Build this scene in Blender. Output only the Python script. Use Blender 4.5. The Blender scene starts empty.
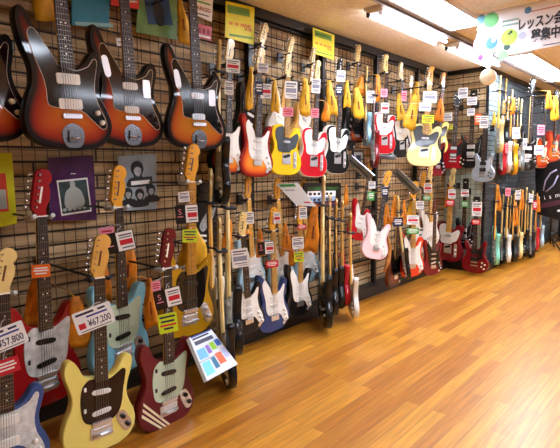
import bpy, bmesh, math, random
from mathutils import Vector, Matrix
from mathutils.geometry import delaunay_2d_cdt

random.seed(7)
PI = math.pi
scene = bpy.context.scene
COL = scene.collection

# ---------------------------------------------------------------- camera, world, light
cd = bpy.data.cameras.new('camera'); cam = bpy.data.objects.new('camera', cd); COL.objects.link(cam)
cd.sensor_fit = 'HORIZONTAL'; cd.sensor_width = 36.0; cd.lens = 36.0 * 480.0 / 560.0
cd.clip_start = 0.05; cd.clip_end = 100
cam.matrix_world = Matrix(((0.74094751, -0.06913518, 0.66799484, 0.0),
                           (0.67148945, 0.09098474, -0.73540716, 0.0),
                           (-0.00993483, 0.9934496, 0.11383846, 1.3),
                           (0, 0, 0, 1)))
scene.camera = cam
w = bpy.data.worlds.new('shop_surroundings'); scene.world = w; w.use_nodes = True
w.node_tree.nodes['Background'].inputs[0].default_value = (1.0, 0.98, 0.95, 1)
w.node_tree.nodes['Background'].inputs[1].default_value = 0.3
LAMP = 25.0
vs = scene.view_settings
vs.view_transform = 'Standard'; vs.look = 'None'; vs.gamma = 1.0; vs.use_curve_mapping = False
vs.exposure = 0.75

# ---------------------------------------------------------------- helpers
def S(c):
    """sRGB 0-255 to linear"""
    return tuple(((v/255)/12.92 if v/255 <= .04045 else ((v/255+.055)/1.055)**2.4) for v in c) + (1.0,)
MATS = {}
def mat(name, c, rough=.5, metal=0, coat=0, emit=0, noise=0, nscale=20, bump=0):
    if name in MATS: return MATS[name]
    m = bpy.data.materials.new(name); m.use_nodes = True; nt = m.node_tree; b = nt.nodes['Principled BSDF']
    b.inputs['Base Color'].default_value = S(c)
    b.inputs['Roughness'].default_value = rough; b.inputs['Metallic'].default_value = metal
    b.inputs['Coat Weight'].default_value = coat; b.inputs['Coat Roughness'].default_value = .06
    if emit:
        b.inputs['Emission Color'].default_value = S(c); b.inputs['Emission Strength'].default_value = emit
    if noise or bump:
        tc = nt.nodes.new('ShaderNodeTexCoord'); n = nt.nodes.new('ShaderNodeTexNoise')
        n.inputs['Scale'].default_value = nscale; n.inputs['Detail'].default_value = 4
        nt.links.new(tc.outputs['Object'], n.inputs['Vector'])
        if noise:
            r = nt.nodes.new('ShaderNodeValToRGB')
            lo = tuple(max(0, v*(1-noise)) for v in c); hi = tuple(min(255, v*(1+noise*.6)) for v in c)
            r.color_ramp.elements[0].position = .3; r.color_ramp.elements[1].position = .7
            r.color_ramp.elements[0].color = S(lo); r.color_ramp.elements[1].color = S(hi)
            nt.links.new(n.outputs['Fac'], r.inputs['Fac']); nt.links.new(r.outputs['Color'], b.inputs['Base Color'])
        if bump:
            bp = nt.nodes.new('ShaderNodeBump'); bp.inputs['Strength'].default_value = bump; bp.inputs['Distance'].default_value = .01
            nt.links.new(n.outputs['Fac'], bp.inputs['Height']); nt.links.new(bp.outputs['Normal'], b.inputs['Normal'])
    MATS[name] = m
    return m
def burst(name, inner, mid, outer, coat=1, w=.16):
    """sunburst lacquer: pigment follows the distance to the rim of the body"""
    if name in MATS: return MATS[name]
    m = mat(name, inner, .5, 0, .5); nt = m.node_tree; b = nt.nodes['Principled BSDF']
    b.inputs['Specular IOR Level'].default_value = .12; b.inputs['Coat Roughness'].default_value = .03
    a = nt.nodes.new('ShaderNodeAttribute'); a.attribute_name = 'rim'
    r = nt.nodes.new('ShaderNodeValToRGB'); cr = r.color_ramp
    cr.elements[0].position = 0; cr.elements[0].color = S(outer)
    cr.elements[1].position = 1; cr.elements[1].color = S(inner)
    e = cr.elements.new(.10); e.color = S(outer)
    e = cr.elements.new(.30); e.color = S(mid)
    e = cr.elements.new(.62); e.color = S(tuple((p+q)/2*1.05 if (p+q)/2*1.05 < 255 else 255 for p, q in zip(mid, inner)))
    mp = nt.nodes.new('ShaderNodeMath'); mp.operation = 'DIVIDE'; mp.inputs[1].default_value = w
    nt.links.new(a.outputs['Fac'], mp.inputs[0]); nt.links.new(mp.outputs[0], r.inputs['Fac'])
    nt.links.new(r.outputs['Color'], b.inputs['Base Color'])
    return m
def link(name, me, parent=None):
    o = bpy.data.objects.new(name, me); COL.objects.link(o)
    if parent is not None: o.parent = parent
    return o
def tag(o, label=None, cat=None, group=None, kind=None):
    if label: o['label'] = label
    if cat: o['category'] = cat
    if group: o['group'] = group
    if kind: o['kind'] = kind
    return o
class MB:
    """collects polygons of one mesh"""
    def __init__(s): s.v = []; s.f = []; s.mi = []; s.sm = []
    def add(s, vs_, fs, mi=0, sm=False):
        k = len(s.v); s.v += [tuple(v) for v in vs_]
        for f in fs: s.f.append(tuple(i+k for i in f)); s.mi.append(mi); s.sm.append(sm)
        return s
    def box(s, x0, x1, y0, y1, z0, z1, mi=0):
        return s.add([(x0,y0,z0),(x1,y0,z0),(x1,y1,z0),(x0,y1,z0),(x0,y0,z1),(x1,y0,z1),(x1,y1,z1),(x0,y1,z1)],
                     [(0,3,2,1),(4,5,6,7),(0,1,5,4),(1,2,6,5),(2,3,7,6),(3,0,4,7)], mi)
    def prism(s, pts, y0, y1, bev=0, mi=0, sm=False):
        """outline in x,z (any winding) extruded along y; bev rounds the front edge (y0)"""
        if area(pts) < 0: pts = pts[::-1]
        n = len(pts); rings = []
        if bev: rings = [(y0, bev), (y0+bev, 0), (y1, 0)]
        else: rings = [(y0, 0), (y1, 0)]
        vv = []; ff = []
        for yy, ins in rings:
            for (x, z) in inset(pts, ins): vv.append((x, yy, z))
        for k in range(len(rings)-1):
            for i in range(n):
                j = (i+1) % n; ff.append((k*n+i, k*n+j, (k+1)*n+j, (k+1)*n+i))
        s.add(vv, [f[::-1] for f in ff], mi, sm)
        s.add(vv[:n], [tuple(range(n))[::-1]], mi); s.add(vv[-n:], [tuple(range(n))], mi)
        # make the caps face outwards: outline ccw in xz seen from +y is cw
        return s
    def tube(s, pts, r, seg=8, mi=0, caps=True):
        pts = [Vector(p) for p in pts]; n = len(pts); vv = []
        rr = r if isinstance(r, (list, tuple)) else [r]*n
        up = None
        for i, p in enumerate(pts):
            d = (pts[min(i+1, n-1)] - pts[max(i-1, 0)]).normalized()
            if up is None: up = d.orthogonal().normalized()
            up = (up - d*up.dot(d)).normalized(); sd = d.cross(up)
            for k in range(seg):
                a = 2*PI*k/seg; vv.append(p + (up*math.cos(a) + sd*math.sin(a))*rr[i])
        ff = []
        for i in range(n-1):
            for k in range(seg):
                j = (k+1) % seg; ff.append((i*seg+k, i*seg+j, (i+1)*seg+j, (i+1)*seg+k))
        s.add(vv, ff, mi, True)
        if caps:
            s.add(vv[:seg], [tuple(range(seg))[::-1]], mi); s.add(vv[-seg:], [tuple(range(seg))], mi)
        return s
    def lathe(s, prof, c=(0,0,0), axis='Y', seg=16, mi=0):
        """profile (radius, height) turned about an axis through c; closed ends"""
        vv = []
        for (r, h) in prof:
            for k in range(seg):
                a = 2*PI*k/seg; u, v = r*math.cos(a), r*math.sin(a)
                p = {'Y': (u, h, v), 'Z': (u, v, h), 'X': (h, u, v)}[axis]
                vv.append((p[0]+c[0], p[1]+c[1], p[2]+c[2]))
        ff = []; n = len(prof)
        for i in range(n-1):
            for k in range(seg):
                j = (k+1) % seg; ff.append((i*seg+k, i*seg+j, (i+1)*seg+j, (i+1)*seg+k))
        s.add(vv, ff, mi, True); s.add(vv[:seg], [tuple(range(seg))[::-1]], mi); s.add(vv[-seg:], [tuple(range(seg))], mi)
        return s
    def mesh(s, name, mats):
        me = bpy.data.meshes.new(name); me.from_pydata(s.v, [], s.f)
        for m in (mats if isinstance(mats, (list, tuple)) else [mats]): me.materials.append(m)
        me.polygons.foreach_set('material_index', s.mi); me.polygons.foreach_set('use_smooth', s.sm)
        bm = bmesh.new(); bm.from_mesh(me); bmesh.ops.remove_doubles(bm, verts=bm.verts, dist=1e-6)
        bmesh.ops.recalc_face_normals(bm, faces=bm.faces); bm.to_mesh(me); bm.free()
        me.update(); return me
    def obj(s, name, mats, parent=None): return link(name, s.mesh(name, mats), parent)
def area(p): return sum(p[i][0]*p[(i+1) % len(p)][1] - p[(i+1) % len(p)][0]*p[i][1] for i in range(len(p)))/2
def inset(pts, d):
    """moves a ccw outline inwards by d"""
    if not d: return list(pts)
    n = len(pts); out = []
    for i in range(n):
        a = Vector(pts[i-1]); b = Vector(pts[i]); c = Vector(pts[(i+1) % n])
        t = ((b-a).normalized() + (c-b).normalized())
        t = t.normalized() if t.length > 1e-6 else (b-a).normalized()
        out.append((b.x - t.y*d, b.y + t.x*d))
    return out
def smooth(pts, k=4):
    n = len(pts); out = []
    for i in range(n):
        p0, p1, p2, p3 = (Vector(pts[(i+j-1) % n]) for j in range(4))
        for q in range(k):
            t = q/k
            out.append(tuple(.5*((2*p1) + (p2-p0)*t + (2*p0-5*p1+4*p2-p3)*t*t + (3*p1-3*p2+p3-p0)*t**3)))
    return out
def cm(pts, dz=0): return [(x*.01, (z-dz)*.01) for x, z in pts]

# ---------------------------------------------------------------- room materials
def planks(name, cols, bw, bh, swap, rough, grain, mortar=(40,25,12), msize=.004, coat=0):
    m = mat(name, cols[0], rough, 0, coat); nt = m.node_tree; b = nt.nodes['Principled BSDF']; N = nt.nodes.new; L = nt.links.new
    tc = N('ShaderNodeTexCoord'); sp = N('ShaderNodeSeparateXYZ'); L(tc.outputs['Object'], sp.inputs[0])
    cb = N('ShaderNodeCombineXYZ')
    if swap == 'floor': L(sp.outputs['Y'], cb.inputs[0]); L(sp.outputs['X'], cb.inputs[1])
    else:
        ad = N('ShaderNodeMath'); L(sp.outputs['X'], ad.inputs[0]); L(sp.outputs['Y'], ad.inputs[1])
        L(ad.outputs[0], cb.inputs[0]); L(sp.outputs['Z'], cb.inputs[1])
    br = N('ShaderNodeTexBrick'); L(cb.outputs[0], br.inputs['Vector'])
    br.inputs['Scale'].default_value = 1; br.inputs['Brick Width'].default_value = bw; br.inputs['Row Height'].default_value = bh
    br.inputs['Mortar Size'].default_value = msize; br.inputs['Mortar Smooth'].default_value = .1
    b.inputs['Coat Roughness'].default_value = .28
    br.offset = .37; br.offset_frequency = 2
    br.inputs['Color1'].default_value = S(cols[0]); br.inputs['Color2'].default_value = S(cols[1]); br.inputs['Mortar'].default_value = S(mortar)
    mp = N('ShaderNodeMapping'); mp.inputs['Scale'].default_value = (1.6, 26 if swap == 'floor' else 18, 1); L(cb.outputs[0], mp.inputs['Vector'])
    n = N('ShaderNodeTexNoise'); n.inputs['Scale'].default_value = 1.8; n.inputs['Detail'].default_value = 6; L(mp.outputs[0], n.inputs['Vector'])
    r = N('ShaderNodeValToRGB'); r.color_ramp.elements[0].position = .3; r.color_ramp.elements[1].position = .72
    r.color_ramp.elements[0].color = (grain, grain, grain, 1); r.color_ramp.elements[1].color = (1.12, 1.12, 1.12, 1)
    L(n.outputs['Fac'], r.inputs['Fac'])
    mx = N('ShaderNodeMix'); mx.data_type = 'RGBA'; mx.blend_type = 'MULTIPLY'; mx.inputs[0].default_value = 1
    L(br.outputs['Color'], mx.inputs[6]); L(r.outputs['Color'], mx.inputs[7]); L(mx.outputs[2], b.inputs['Base Color'])
    bp = N('ShaderNodeBump'); bp.inputs['Strength'].default_value = .25; bp.inputs['Distance'].default_value = .004
    L(br.outputs['Fac'], bp.inputs['Height']); bp.invert = True; L(bp.outputs['Normal'], b.inputs['Normal'])
    return m
M_floor = planks('floor_boards', [(222,154,48),(184,112,26)], .9, .075, 'floor', .36, .66, mortar=(170,108,40), msize=.0018, coat=.25)
M_wall = planks('wall_boards', [(236,208,158),(180,142,94)], .55, .075, 'wall', .7, .5, mortar=(50,32,18), msize=.006)
M_stone2 = planks('dark_blue_boards', [(84,98,106),(52,62,70)], .35, .06, 'wall', .6, .6, mortar=(20,26,30), msize=.005)
M_stone = planks('grey_blue_boards', [(176,200,208),(130,156,166)], .35, .06, 'wall', .6, .6, mortar=(50,62,70), msize=.005)
M_ceil = mat('ceiling_paint', (244,236,222), .85, noise=.05, nscale=30)
M_black = mat('black_paint', (18,17,18), .4, noise=.2)
M_dgrey = mat('dark_plastic', (30,30,36), .45, noise=.1)
M_panel = mat('grey_green_panel', (176,184,164), .5, noise=.12, nscale=6)
M_plaster = mat('far_wall_paint', (200,170,130), .8, noise=.1, nscale=3)

def structure(name, mb, mats): return tag(mb.obj(name, mats), kind='structure')
structure('floor', MB().box(-2.85, 4.5, -2.5, 12.5, -.05, 0), M_floor)
structure('ceiling', MB().box(-2.85, 4.5, -2.5, 12.5, 2.49, 2.54), M_ceil)
structure('wall_left', MB().box(-2.85, -2.66, -2.5, 6.10, 0, 2.49), M_wall)
structure('wall_short', MB().box(-2.66, -2.13, 6.06, 6.14, .09, 2.49), M_wall)
structure('wall_right', MB().box(-2.66, -2.13, 6.14, 10.2, 0, 2.49), M_stone2)
structure('trim_5', MB().box(-2.128, -2.095, 6.08, 6.42, 1.25, 2.43), M_stone)
structure('wall_opposite_unseen', MB().box(4.5, 4.7, -2.5, 12.5, 0, 2.49), mat('unseen_wall_dark', (74,64,54), .8, noise=.2, nscale=4))  # unseen wall, added dark to cut grey reflections in the lacquer
structure('wall_back_unseen', MB().box(-2.85, 4.5, -2.7, -2.5, 0, 2.49), mat('unseen_wall_dark', (74,64,54)))  # unseen wall behind the camera, added dark to shut out the white surroundings
structure('wall_far', MB().box(-2.85, 4.5, 12.3, 12.5, 0, 2.49), M_plaster)
structure('baseboard_left', MB().box(-2.659, -2.52, -2.5, 6.03, 0.001, .10), M_black)
structure('baseboard_short', MB().box(-2.659, -2.06, 5.97, 6.058, 0.001, .13), M_black)
structure('baseboard_right', MB().box(-2.128, -2.06, 6.06, 10.2, 0.001, .085), M_black)
structure('trim_1', MB().box(-2.658, -2.60, -2.5, 6.0, 2.42, 2.489), M_black)
structure('trim_2', MB().box(-2.59, -2.10, 6.0, 6.058, 2.44, 2.489), M_black)
structure('trim_3', MB().box(-2.128, -2.10, 6.07, 10.2, 2.44, 2.489), M_black)
structure('trim_4', MB().box(-2.128, -2.095, 6.055, 6.075, .09, 2.43), M_dgrey)
tag(MB().box(-2.60, -2.135, 6.047, 6.058, .14, 1.5).obj('kick_panel', M_panel), 'grey-green panel over the lower half of the short wall behind the dark red guitar', 'panel')

# grid panels
M_wire = mat('black_wire', (14,13,14), .35, .3)
def grid_mesh(u0, u1, z0, z1, axis, p0, step=.0615, r=.0014):
    mb = MB(); n = max(1, round((u1-u0)/step)); k = round((z1-z0)/step)
    def bx(a0, a1, b0, b1, q0, q1, mi=0):
        if axis == 'Y': mb.box(p0+q0, p0+q1, a0, a1, b0, b1, mi)
        else: mb.box(a0, a1, p0-q1, p0-q0, b0, b1, mi)
    for i in range(n+1):
        a = u0+(u1-u0)*i/n; bx(a-r, a+r, z0, z1, 0, 2*r)
    for j in range(k+1):
        b = z0+(z1-z0)*j/k; bx(u0, u1, b-r, b+r, 2*r, 4*r)
    return mb, bx
seams = [-1.05, -.15, .75, 1.66, 2.57, 3.47, 4.37, 5.27, 5.99]
where = ['behind the cut-off sunburst guitar', 'behind the large sunburst guitars at far left', 'behind the grey poster', 'behind the two sunburst double cutaways',
         'behind the bright yellow and red guitars', 'above the pale pink guitar', 'behind the cream single cutaway', 'next to the inner corner']
for i in range(len(seams)-1):
    if i == 0: continue
    t = link('wire_grid', None); t.location = (0, 0, 0)
    tag(t, 'black wire grid on the boarded wall ' + where[i], 'wire grid', 'black wire grids')
    mb, bx = grid_mesh(seams[i]+.012, seams[i+1]-.012, .36, 2.40, 'Y', -2.645)
    mb.obj('wire_mesh', M_wire, t)
    for (a0, a1, b0, b1) in ((seams[i]+.006, seams[i+1]-.006, .35, .368), (seams[i]+.006, seams[i+1]-.006, 2.395, 2.413)):
        MB().box(-2.65, -2.628, a0, a1, b0, b1).obj('rail', M_wire, t)
for i, yy in enumerate(seams[4:-1]):
    o = MB().box(-2.658, -2.612, yy-.018, yy+.018, .101, 2.419).obj('grid_post', M_black)
    tag(o, 'black upright post between grid panels, ' + ['behind the navy and black guitars in the lower row', 'under the small yellow sale sign',
        'left of the pale pink guitar', 'by the cream single cutaway'][i], 'post', 'black posts of the grid wall')
t = link('wire_grid', None); tag(t, 'black wire grid on the short wall facing the camera', 'wire grid', 'black wire grids')
mb, bx = grid_mesh(-2.60, -2.14, .42, 2.42, 'X', 6.045); mb.obj('wire_mesh', M_wire, t)
t = link('wire_grid', None); tag(t, 'black wire grid along the far grey-blue wall', 'wire grid', 'black wire grids')
mb, bx = grid_mesh(6.44, 9.6, .12, 2.40, 'Y', -2.118); mb.obj('wire_mesh', M_wire, t)

# ---------------------------------------------------------------- ceiling lights
M_lit = mat('lit_diffuser', (226,238,255), .5, emit=LAMP)
M_tube = mat('lit_tube', (250,248,255), .5, emit=9.0)
M_whitemetal = mat('white_enamel', (226,222,224), .35, noise=.03)
def strip_light(x0, x1, y0, y1, label):
    t = link('strip_light', None); t.location = ((x0+x1)/2, (y0+y1)/2, 2.49); tag(t, label, 'ceiling light', 'narrow ceiling strip lights')
    hx, hy = (x1-x0)/2, (y1-y0)/2; mb = MB()
    # tapered enamel tray with open face
    mb.add([(-hx,-hy,-.001),(hx,-hy,-.001),(hx,hy,-.001),(-hx,hy,-.001),(-hx,-hy,-.02),(hx,-hy,-.02),(hx,hy,-.02),(-hx,hy,-.02),
            (-hx*.45,-hy*.98,-.045),(hx*.45,-hy*.98,-.045),(hx*.45,hy*.98,-.045),(-hx*.45,hy*.98,-.045)],
           [(0,1,5,4),(1,2,6,5),(2,3,7,6),(3,0,4,7),(4,5,9,8),(5,6,10,9),(6,7,11,10),(7,4,8,11),(8,9,10,11),(0,3,2,1)])
    mb.obj('housing', M_whitemetal, t)
    for sx in (-1, 1):
        tb = MB().tube([(sx*hx*.72, -hy*.93, -.052), (sx*hx*.72, hy*.93, -.052)], .013, 10); tb.obj('fluorescent_tube', M_tube, t)
        for sy in (-1, 1): MB().box(sx*hx*.72-.012, sx*hx*.72+.012, sy*hy*.95-.012, sy*hy*.95+.012, -.066, -.02).obj('socket', M_dgrey if sx*sy > 0 else M_whitemetal, t)
strip_light(-2.045, -1.895, 3.21, 4.43, 'narrow twin-tube strip light nearest the yellow sale signs')
strip_light(-2.045, -1.895, 4.62, 5.85, 'narrow twin-tube strip light partly hidden by the lesson banner')
def panel_light(x0, x1, y0, y1, label):
    t = link('panel_light', None); t.location = ((x0+x1)/2, (y0+y1)/2, 2.49); tag(t, label, 'ceiling light', 'wide ceiling panel lights')
    hx, hy = (x1-x0)/2, (y1-y0)/2; mb = MB()
    for (a, b, c, d) in ((-hx, -hx+.02, -hy, hy), (hx-.02, hx, -hy, hy), (-hx+.02, hx-.02, -hy, -hy+.02), (-hx+.02, hx-.02, hy-.02, hy)):
        mb.box(a, b, c, d, -.03, -.001)
    mb.obj('frame', M_whitemetal, t)
    MB().box(-hx+.02, hx-.02, -hy+.02, hy-.02, -.024, -.002).obj('diffuser', M_lit, t)
panel_light(-1.79, -1.49, 2.75, 4.17, 'wide bright panel light at the top of the photo left of the lesson banner')
panel_light(-1.84, -1.50, 5.55, 7.6, 'wide bright panel light in the top right corner under the lesson banner')
for x0, wa in ((.3, 'first'), (2.4, 'second')):  # unseen glowing panels outside the view, added to light the shop
    for y0, wb in ((.8, 'nearest'), (3.6, 'second nearest'), (6.4, 'third nearest'), (9.2, 'farthest')):
        panel_light(x0, x0+.35, y0, y0+1.5, wb+' added unseen panel light in the '+wa+' row right of the aisle')
panel_light(-1.3, -.95, 8.3, 9.8, 'added unseen panel light at the far end of the aisle')  # one more added panel out of view, for light only
tag(MB().box(-1.862, -1.838, 1.0, 10, 2.455, 2.489).box(-1.828, -1.80, 1.0, 10, 2.465, 2.489).obj('ceiling_rail', mat('rail_grey', (150,150,160), .4, .4)),
    'long grey twin rail running along the ceiling between the lights', 'rail')

# ---------------------------------------------------------------- guitar shapes (centimetres, x to the right, z up, 0 = end of body)
OUT = {
'strat': [(0,0),(8,.7),(13,3.4),(15.8,8),(16,12.5),(14.2,17),(12.3,21),(11.7,25),(12.4,29),(13.8,33),(14.4,36.6),(13.2,39),(11,38.6),(8.8,35),(6.2,31.6),(3.2,30.6),(-3.2,31.4),(-6,32.6),(-8.2,36),(-9.8,41),(-12,45),(-14.6,45.4),(-15.8,41.6),(-14.6,36),(-13,31),(-12.2,26),(-12.8,21),(-15,16),(-16.4,11),(-15.2,5.4),(-11,1.5),(-5,.1)],
'jazz': [(4,-.2),(11,1),(15.4,4.6),(17,9.6),(15.6,15),(13.2,20),(12.7,25),(14,30),(14.8,34.4),(13.2,37.8),(10.4,37.2),(8,34),(5.6,31.8),(3,31),(-3,32),(-6,33.2),(-8,38),(-10.4,44.4),(-13,49.6),(-15.8,49.8),(-16.8,44.4),(-15.4,37),(-13.2,30),(-13.6,24),(-16,18),(-17.6,12),(-16.8,6.4),(-13,2.8),(-8,1.2),(-3,.2)],
'mustang': [(3,-.2),(9,.6),(13.4,3.4),(15.4,8),(14.8,13),(12.6,18),(11.6,22.6),(12.4,27.6),(14,32.6),(14.2,36.8),(12.2,38.8),(9.4,37),(7.2,33.2),(3.4,31),(-3.4,32),(-7,34),(-9,38),(-11.2,41),(-13.8,40.6),(-14.8,36.4),(-13.4,31),(-12,26),(-12.4,21.4),(-14.6,16.4),(-15.8,11),(-15,5.6),(-11.6,2),(-6,.4)],
'tele': [(0,0),(8,.5),(13.4,3.2),(16,8.6),(15.2,14.5),(12.8,19),(11.8,24),(13.2,29),(14.9,33.4),(13.8,37.4),(10.6,38.4),(7.4,36.2),(5,32.6),(3,31.4),(-2.9,38.6),(-4.4,40),(-9,39.8),(-13.2,37.6),(-14.8,33.6),(-14,29),(-12.4,24.4),(-12.8,19.6),(-15,14.6),(-16,9),(-14,3.6),(-8.4,.5)],
'sg': [(0,0),(8,.7),(13.6,4),(16.4,9.6),(15.8,15),(12.8,19.6),(11.2,24),(11.8,29),(13,34),(12.8,38.8),(11,39.6),(8.6,36),(6.4,31.4),(3,29.6),(-3,29.6),(-6.4,31.4),(-8.6,36),(-11,39.6),(-12.8,38.8),(-13,34),(-11.8,29),(-11.2,24),(-12.8,19.6),(-15.8,15),(-16.4,9.6),(-13.6,4),(-8,.7)],
'lp': [(0,0),(8,.6),(13.6,3.8),(16.6,9.6),(15.8,15.6),(12.6,20.4),(11,25),(12,30),(13,33.6),(12,36.6),(9.6,36.4),(7.6,33.6),(5,31.6),(3,31.4),(-2.9,37.4),(-5,40),(-9,41),(-12.6,39.2),(-13.8,35),(-12.8,30),(-11.4,25),(-12.6,20.4),(-15.8,15.6),(-16.6,9.6),(-13.6,3.8),(-8,.6)],
}
OUT['bass'] = [(x*1.04, z*1.06) for x, z in OUT['jazz']]
GUARD = {
'strat': [(-2.8,31.2),(-3.8,33.6),(-7.6,39.6),(-9.6,41.4),(-11.6,38.6),(-11.3,34),(-10,29),(-9,24),(-8.4,18),(-6,13.6),(-1,13),(4,13),(6.6,11.4),(10,6.2),(13,5.4),(14.2,8),(13.3,13),(11,18),(10,22),(9.7,27),(10.8,32),(11.2,35),(9.4,34.8),(7,31.8),(4.4,30),(2.8,29.8)],
'jazz': [(-2.8,31),(-4.2,33.4),(-9,41),(-11.4,43.4),(-13.2,41),(-11.8,34),(-9.4,27),(-8.6,22),(-8.4,17),(-5,15.6),(4,14.8),(8.6,11),(12.4,7.8),(14.4,9),(13.8,12.5),(11.4,18),(10.6,24),(11.8,30),(12.6,34),(11,34.8),(8.6,31.8),(4.4,30),(2.8,30)],
'mustang': [(-2.8,31.6),(-5.4,31.6),(-7.8,29),(-8.6,24.4),(-8.4,19),(-7.2,14.6),(-4,12.6),(0,12.1),(5,12.4),(7.8,14.8),(9.2,19),(9.8,24),(10.6,28.4),(11,32),(9.6,33),(7,31.6),(3,30)],
'tele': [(-2.9,31.6),(-3.1,37.6),(-6.5,38.2),(-10.8,36),(-11.2,30),(-9.4,25),(-8.8,20),(-5.4,18.2),(3,18.2),(4.8,20),(9.2,22),(11.4,27),(12.4,31.6),(10.2,33.4),(5.8,31),(2.8,29.6)],
'sg': [(2.6,29),(6,29.4),(8.6,32.6),(10.4,33.4),(10.6,29),(9.4,24),(9.6,19),(6,16.6),(4.2,17),(4.2,28)],
'lp': [(4,28),(9,27),(9.4,22),(8.6,17),(5,13.6),(4.2,14)],
}
GUARD['bass'] = [(x*1.04, z*1.06) for x, z in GUARD['jazz']]
NUT = {'strat': 77.3, 'tele': 77.5, 'jazz': 78, 'mustang': 73.5, 'sg': 76, 'lp': 76, 'bass': 89}
JOINT = {'strat': 29.5, 'tele': 30, 'jazz': 30.2, 'mustang': 30, 'sg': 28, 'lp': 30, 'bass': 31}
BRIDGE = {'strat': 12, 'tele': 13, 'jazz': 13, 'mustang': 13, 'sg': 13.5, 'lp': 13.5, 'bass': 12}
HEAD6 = [(-2.1,0),(-2.5,1.6),(-3.5,3.2),(-3.3,5),(-1.6,14.6),(-.4,17),(2,17.9),(4.4,16.8),(5.3,14.6),(4.8,12.8),(3.8,12),(4.4,9.6),(4,6.6),(3,4.2),(2.3,2),(2.1,0)]
HEADT = [(-2.1,0),(-2.4,1.6),(-3.1,3),(-3,5),(-1.9,14.4),(-1,16.8),(.8,17.5),(2.8,16.6),(3.4,14.6),(2.7,13),(2.3,11.6),(2.7,8),(2.6,5),(2.4,2),(2.1,0)]
HEAD3 = [(-2.1,0),(-2.6,2),(-3.9,4.4),(-3.7,9),(-4.1,14),(-3.2,16.6),(-1.4,16),(0,16.8),(1.4,16),(3.2,16.6),(4.1,14),(3.7,9),(3.9,4.4),(2.6,2),(2.1,0)]

chrome = mat('chrome', (226,228,232), .34, 1)
M_tuner = mat('tuner_chrome', (215,215,215), .22, .9)
M_rose = mat('rosewood', (52,32,24), .45, noise=.25, nscale=60)
M_maple = mat('maple_gloss', (222,170,84), .25, noise=.08, nscale=15, coat=.5)
M_amber = mat('amber_maple', (222,156,46), .25, noise=.08, nscale=15, coat=.6)
M_pale = mat('pale_maple', (232,204,132), .3, noise=.06, nscale=15, coat=.4)
M_dkneck = mat('mahogany_neck', (92,44,24), .35, noise=.15, coat=.4)
M_fret = mat('nickel_fret', (190,190,184), .25, 1)
M_pearl = mat('pearl_dot', (238,232,216), .3)
M_string = mat('steel_string', (130,130,130), .4, 1)
cream = mat('cream_plastic', (236,226,190), .35); white = mat('white_plastic', (244,242,236), .3); blackp = mat('black_plastic', (16,16,17), .3)
def lac(n, c, rough=.45, noise=0, ns=20, metal=0):
    m = mat('lacquer_'+n, c, rough, metal, .6, noise=noise, nscale=ns); b = m.node_tree.nodes['Principled BSDF']
    b.inputs['Specular IOR Level'].default_value = .15; b.inputs['Coat Roughness'].default_value = .03; return m
pearl = mat('white_pearl', (214,216,214), .3, noise=.14, nscale=35, coat=.5)
mint = mat('mint_plastic', (196,214,186), .35); tort = mat('dark_tortoise', (34,15,14), .1, noise=.5, nscale=45)
guardw = mat('white_guard', (240,240,234), .28, coat=.3); guardk = mat('black_guard', (18,18,20), .1); guardg = mat('grey_guard', (66,74,82), .3, coat=.4)
b3 = ((206,112,24), (160,38,10), (22,8,7))
sun = burst('sunburst', (196,108,22), (148,38,6), (12,5,5), w=.12); sun2 = burst('sunburst_golden', (200,134,30), (180,84,16), (12,5,5), w=.11); sun3 = burst('sunburst_bright', (240,160,50), (190,70,14), (20,6,5), w=.09)
sunr = burst('sunburst_red', (248,166,60), (214,80,20), (140,16,12), w=.085); sund = burst('sunburst_dark', (150,70,26), (90,26,10), (14,8,8), w=.10)
sunc = burst('sunburst_cherry', (236,150,40), (214,84,28), (170,34,18), w=.14)
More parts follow.
